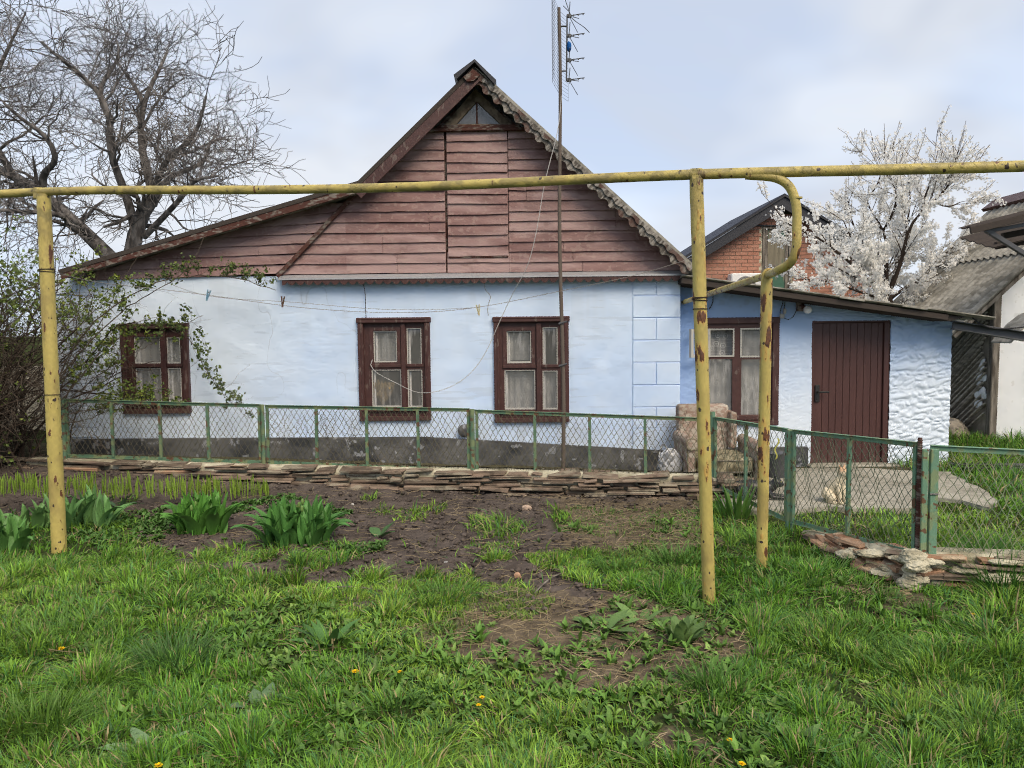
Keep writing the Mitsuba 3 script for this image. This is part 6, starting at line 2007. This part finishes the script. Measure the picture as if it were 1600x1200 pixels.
labels[k].update({'label': 'low broad leaved weeds growing among the lawn grass', 'category': 'weeds'})

# tulip clumps, dock plants, dandelions: things with leaves of their own
def tulip_clump(px, py, shoots, spread, L, W, col, lab, seed, buds=3):
    r = np.random.default_rng(seed)
    t = thing('tulip_plant', lab, 'tulip')
    P = G(px, py)
    for s_ in range(shoots):
        a, q = s_ * 2.399 + r.normal(0, .3), math.sqrt((s_ + .3) / shoots)
        b = P + np.array([math.cos(a) * q * spread, math.sin(a) * q * spread * .8, 0])
        b[2] = float(gz(b[0], b[1])) - .012
        ya = r.uniform(0, 6.3) if q < .4 else a + r.normal(0, .5)
        for j in range(4):
            low = j < 2
            yaw = ya + j * 2.6 + r.normal(0, .4)
            out = math.cos(yaw - a) * q
            rise = (1.33 if low else 1.5) - .35 * max(0, out) * (1 if low else .4) + r.normal(0, .06)
            curl = r.uniform(.5, 1.7) * (.55 + .7 * max(0, out)) if low else r.uniform(.0, .5)
            ln = L * (r.uniform(.7, 1.0) if low else r.uniform(.75, 1.1))
            g = leaf(b, yaw, ln, W * (r.uniform(.85, 1.2) if low else r.uniform(.45, .7)), rise, curl, r, 10, .55 if low else .7, 0, .05, 2.2)
            put('leaf', MB().add(g, np.array(col) * r.uniform(.75, 1.3) * (1 if low else 1.2)), 'mat_gloss_leaf', t, smooth=True)
    for j in range(buds):
        b = P + np.append(r.normal(0, spread * .4, 2), 0)
        h = L * r.uniform(.65, .85)
        s_ = trimesh.creation.icosphere(2, 1.0)
        put('bud', MB().add(tube([b, b + [0, 0, h]], .004, 5), np.array(col) * 1.4).add((np.array(s_.vertices) * [.012, .012, .026] + b + [0, 0, h], s_.faces), np.array([.13, .22, .06])), 'mat_gloss_leaf', t)

def plant(name, px, py, n, L, W, rise, curl, col, lab, cat, seed, spread=.05, fold=.45, wave=.03, bsdf='mat_gloss_leaf', group=None, segs=9, p=None, buds=0):
    r = np.random.default_rng(seed)
    t = thing(name, lab, cat, group)
    P = G(px, py) if p is None else np.asarray(p)
    for j in range(n):
        a = j * 2.399 + r.normal(0, .3)
        q = math.sqrt((j + .5) / n)
        b = P + np.array([math.cos(a) * q * spread, math.sin(a) * q * spread, 0])
        b[2] = float(gz(b[0], b[1])) - .01
        rs = rise[1] + (rise[0] - rise[1]) * q + r.normal(0, .1)
        ln = L * r.uniform(.72, 1.1)
        g = leaf(b, a + r.normal(0, .35), ln, W * r.uniform(.75, 1.2), rs, r.uniform(*curl) * (.4 + .8 * q), r, segs, fold, 0, wave)
        cc = np.array(col) * r.uniform(.75, 1.3)
        put('leaf', MB().add(g, cc), bsdf, t, smooth=True)
    for j in range(buds):
        b = P + np.append(r.normal(0, spread * .4, 2), 0)
        h = L * r.uniform(.75, .95)
        s_ = trimesh.creation.icosphere(2, 1.0)
        put('bud', MB().add(tube([b, b + [0, 0, h]], .004, 5), np.array(col) * 1.4).add((np.array(s_.vertices) * [.012, .012, .026] + b + [0, 0, h], s_.faces), np.array([.16, .22, .07])), bsdf, t)
TC = (.072, .190, .034)
tulip_clump(316, 832, 22, .175, .35, .098, TC, 'bushy tulip clump with upright broad leaves on the soil, left of the middle window', 1)
tulip_clump(464, 848, 27, .225, .36, .100, (.058, .155, .036), 'largest tulip clump, broad dark leaves on the soil before the fence', 2, 4)
tulip_clump(134, 822, 9, .20, .33, .095, (.095, .20, .065), 'pale tulip leaves just right of the leftmost yellow post', 3, 0)
plant('tulip_plant', 186, 786, 4, .17, .05, (.6, 1.2), (.3, 1.2), (.09, .17, .08), 'small tulip shoot with few leaves behind the pale tulip leaves', 'tulip', 31, .05)
tulip_clump(12, 866, 8, .15, .32, .09, (.075, .175, .045), 'tulip clump in the grass at the left edge', 4, 0)
tulip_clump(62, 826, 5, .12, .28, .09, (.10, .20, .065), 'pale drooping tulip leaves left of the leftmost yellow post', 5, 0)
plant('tulip_plant', 592, 838, 3, .19, .075, (.35, .9), (.0, .5), (.075, .155, .055), 'lone tulip seedling with three leaves on the bare soil', 'tulip', 6, .03)
plant('iris_plant', 1150, 808, 26, .30, .034, (1.15, 1.55), (.05, .35), (.085, .185, .035), 'clump of upright sword shaped leaves between the two right yellow posts', 'iris', 7, .13, fold=.2, wave=0, bsdf='mat_leaf')
plant('dock_plant', 1062, 1004, 14, .17, .062, (.9, 1.45), (.2, .9), (.085, .150, .045), 'dock plant with crinkled upright leaves left of the rusty post foot', 'dock', 8, .05, .2, .10, 'mat_leaf')
plant('dock_plant', 940, 985, 12, .19, .06, (.35, .9), (.3, .9), (.095, .165, .05), 'pale flat dock plant on the worn patch', 'dock', 9, .06, .2, .06, 'mat_leaf')
plant('dock_plant', 1000, 972, 12, .18, .055, (.35, .9), (.3, .9), (.10, .17, .05), 'dock plant beside the rusty post on the worn patch, between the other two', 'dock', 10, .06, .2, .06, 'mat_leaf')
plant('dock_plant', 515, 1008, 14, .19, .046, (.6, 1.3), (.2, .8), (.060, .140, .036), 'dark green dock plant in the lawn below the bare soil', 'dock', 11, .05, .2, .04, 'mat_leaf')
plant('dock_plant', 1245, 1165, 12, .13, .06, (.4, 1.0), (.2, .8), (.10, .18, .05), 'broad leaved plant low in the lawn near the bottom edge, right of centre', 'dock', 12, .04, .2, .05, 'mat_leaf')
plant('dock_plant', 405, 1102, 10, .10, .07, (.4, 1.0), (.2, .8), (.085, .145, .07), 'small round leaved plant in the lawn left of centre', 'dock', 13, .05, .1, .05, 'mat_leaf')
plant('dock_plant', 235, 1168, 5, .16, .05, (.25, .7), (.1, .6), (.13, .21, .10), 'plant with a large pale leaf in the lower left lawn', 'dock', 14, .03, .2, .05, 'mat_leaf')

dand = [(555, 1050, .021, 'brightest yellow dandelion flower left of centre in the lawn'), (625, 1050, .013, 'half closed dandelion a little right of the brightest one'), (753, 1090, .013, 'upper of two close dandelions in the lower middle lawn'), (748, 1102, .012, 'lower of two close dandelions in the lower middle lawn'),
        (1141, 1157, .014, 'dandelion near the bottom edge right of centre'), (1159, 1194, .015, 'dandelion at the bottom edge right of centre'), (1521, 960, .014, 'dandelion in the grass before the crumbling rubble wall'), (96, 1014, .019, 'flat orange yellow dandelion in the left lawn'), (247, 1197, .018, 'dandelion cut by the bottom edge at lower left')]
for i, (px, py, rad, lab) in enumerate(dand):
    r = np.random.default_rng(900 + i)
    P = G(px, py + 6)
    h = .075
    # the flower stands on a stalk: its foot is nearer the viewer's eye line than its head
    P = at(px, py, P[1] - .04)
    gzp = float(gz(P[0], P[1]))
    t = thing('dandelion', lab, 'dandelion')
    put('stalk', MB().add(tube([[P[0], P[1], gzp - .01], [P[0] + .004, P[1], (P[2] + gzp) / 2], P], .0022, 5), (.12, .17, .05)), 'mat_leaf', t)
    m = MB()
    for ring, (cnt, sc, el) in enumerate(((18, 1.0, .25), (14, .75, .6), (9, .45, 1.0))):
        for j in range(cnt):
            a = j * 2 * np.pi / cnt + r.normal(0, .1) + ring
            m.add(leaf(P + [0, 0, .001 * ring], a, rad * sc * r.uniform(.85, 1.1), rad * .3, el, .2, r, 2, .1), np.array([.82, .56, .02]) * r.uniform(.85, 1.1))
    m.add(tube([P - [0, 0, .006], P + [0, 0, .001]], [rad * .25, rad * .4], 8), (.10, .16, .04))
    put('flower', m, 'mat_vertex', t)

# green shoots along the wall foot
r = np.random.default_rng(55)
m = MB()
for k in range(330):
    px = r.uniform(-20, 372) if r.random() < .9 else r.uniform(370, 420)
    P = G(px, r.uniform(764, 780) + (372 - px) * -.01)
    L = r.uniform(.10, .18)
    b = P - [0, 0, .01]
    d = nrm([r.normal(0, .10), r.normal(0, .1), 1])
    s_ = nrm(np.cross(d, [0.2, 1, 0]))
    w = r.uniform(.006, .011)
    pts = np.array([b, b + d * L * .5, b + d * L * .85, b + d * L])
    m.add(tube(pts, [w * .4, w * .62, w * .5, .001], 5, cap=False), np.array([.16, .25, .035]) * r.uniform(.7, 1.25))
k = put('lily_shoots', m, 'mat_leaf', stuff=True, smooth=True)
labels[k].update({'label': 'row of pale green spring shoots along the foot of the tile wall at left', 'category': 'shoots'})
# dead vines hanging in the fence
r = np.random.default_rng(66)
m = MB()
for lo, hi, n in ((418, 560, 34), (600, 690, 10), (110, 180, 10), (1000, 1090, 14)):
    for k in range(n):
        px = r.uniform(lo, hi)
        p, z1 = on3(FA, FB, px, r.uniform(642, 690))
        q = [np.array([p[0], p[1] + .012, z1])]
        d = np.array([r.normal(0, .4), 0, -1.0])
        for j in range(7):
            d = nrm(d + np.array([r.normal(0, .7), r.normal(0, .04), r.normal(0, .4)]))
            q.append(q[-1] + d * r.uniform(.02, .05))
        m.add(tube(q, .0018, 3, cap=False))
solo('dead_vine', m, 'mat_twig', 'dry dead vine stalks tangled in the wire of the front fence', 'vine')
# loose sticks
for a, b, lab in (((835, 930), (878, 900), 'bent pale stick on the bare soil below the tuft'), ((590, 925), (480, 930), 'thin dry stick lying along the lower soil edge'), ((1295, 880), (1262, 850), 'thin grey stick leaning in the grass right of the shorter yellow post')):
    P, Q = G(*a) + [0, 0, .012], G(*b) + [0, 0, .02]
    solo('stick', MB().add(tube(smooth_path([P, (P * .6 + Q * .4) + [.01, .02, .02], Q], 8), .005, 5)), 'mat_grey_wood', lab, 'stick')

groups = {'post': None, 'tulip': 'tulip clumps in the bed and lawn', 'dandelion': 'dandelions in the lawn', 'clothes peg': 'clothes pegs on the line', 'stone': 'stones lying on the bare soil', 'dock': 'broad leaved dock plants in the lawn', 'fence': 'green chain link fences of the yard', 'stick': 'dry sticks on the ground', 'cat': 'cats in the yard'}
for k_, d_ in labels.items():
    if groups.get(d_.get('category')):
        d_['group'] = groups[d_['category']]
    elif k_.startswith('pipe_post'):
        d_['group'] = 'yellow gas pipe posts'
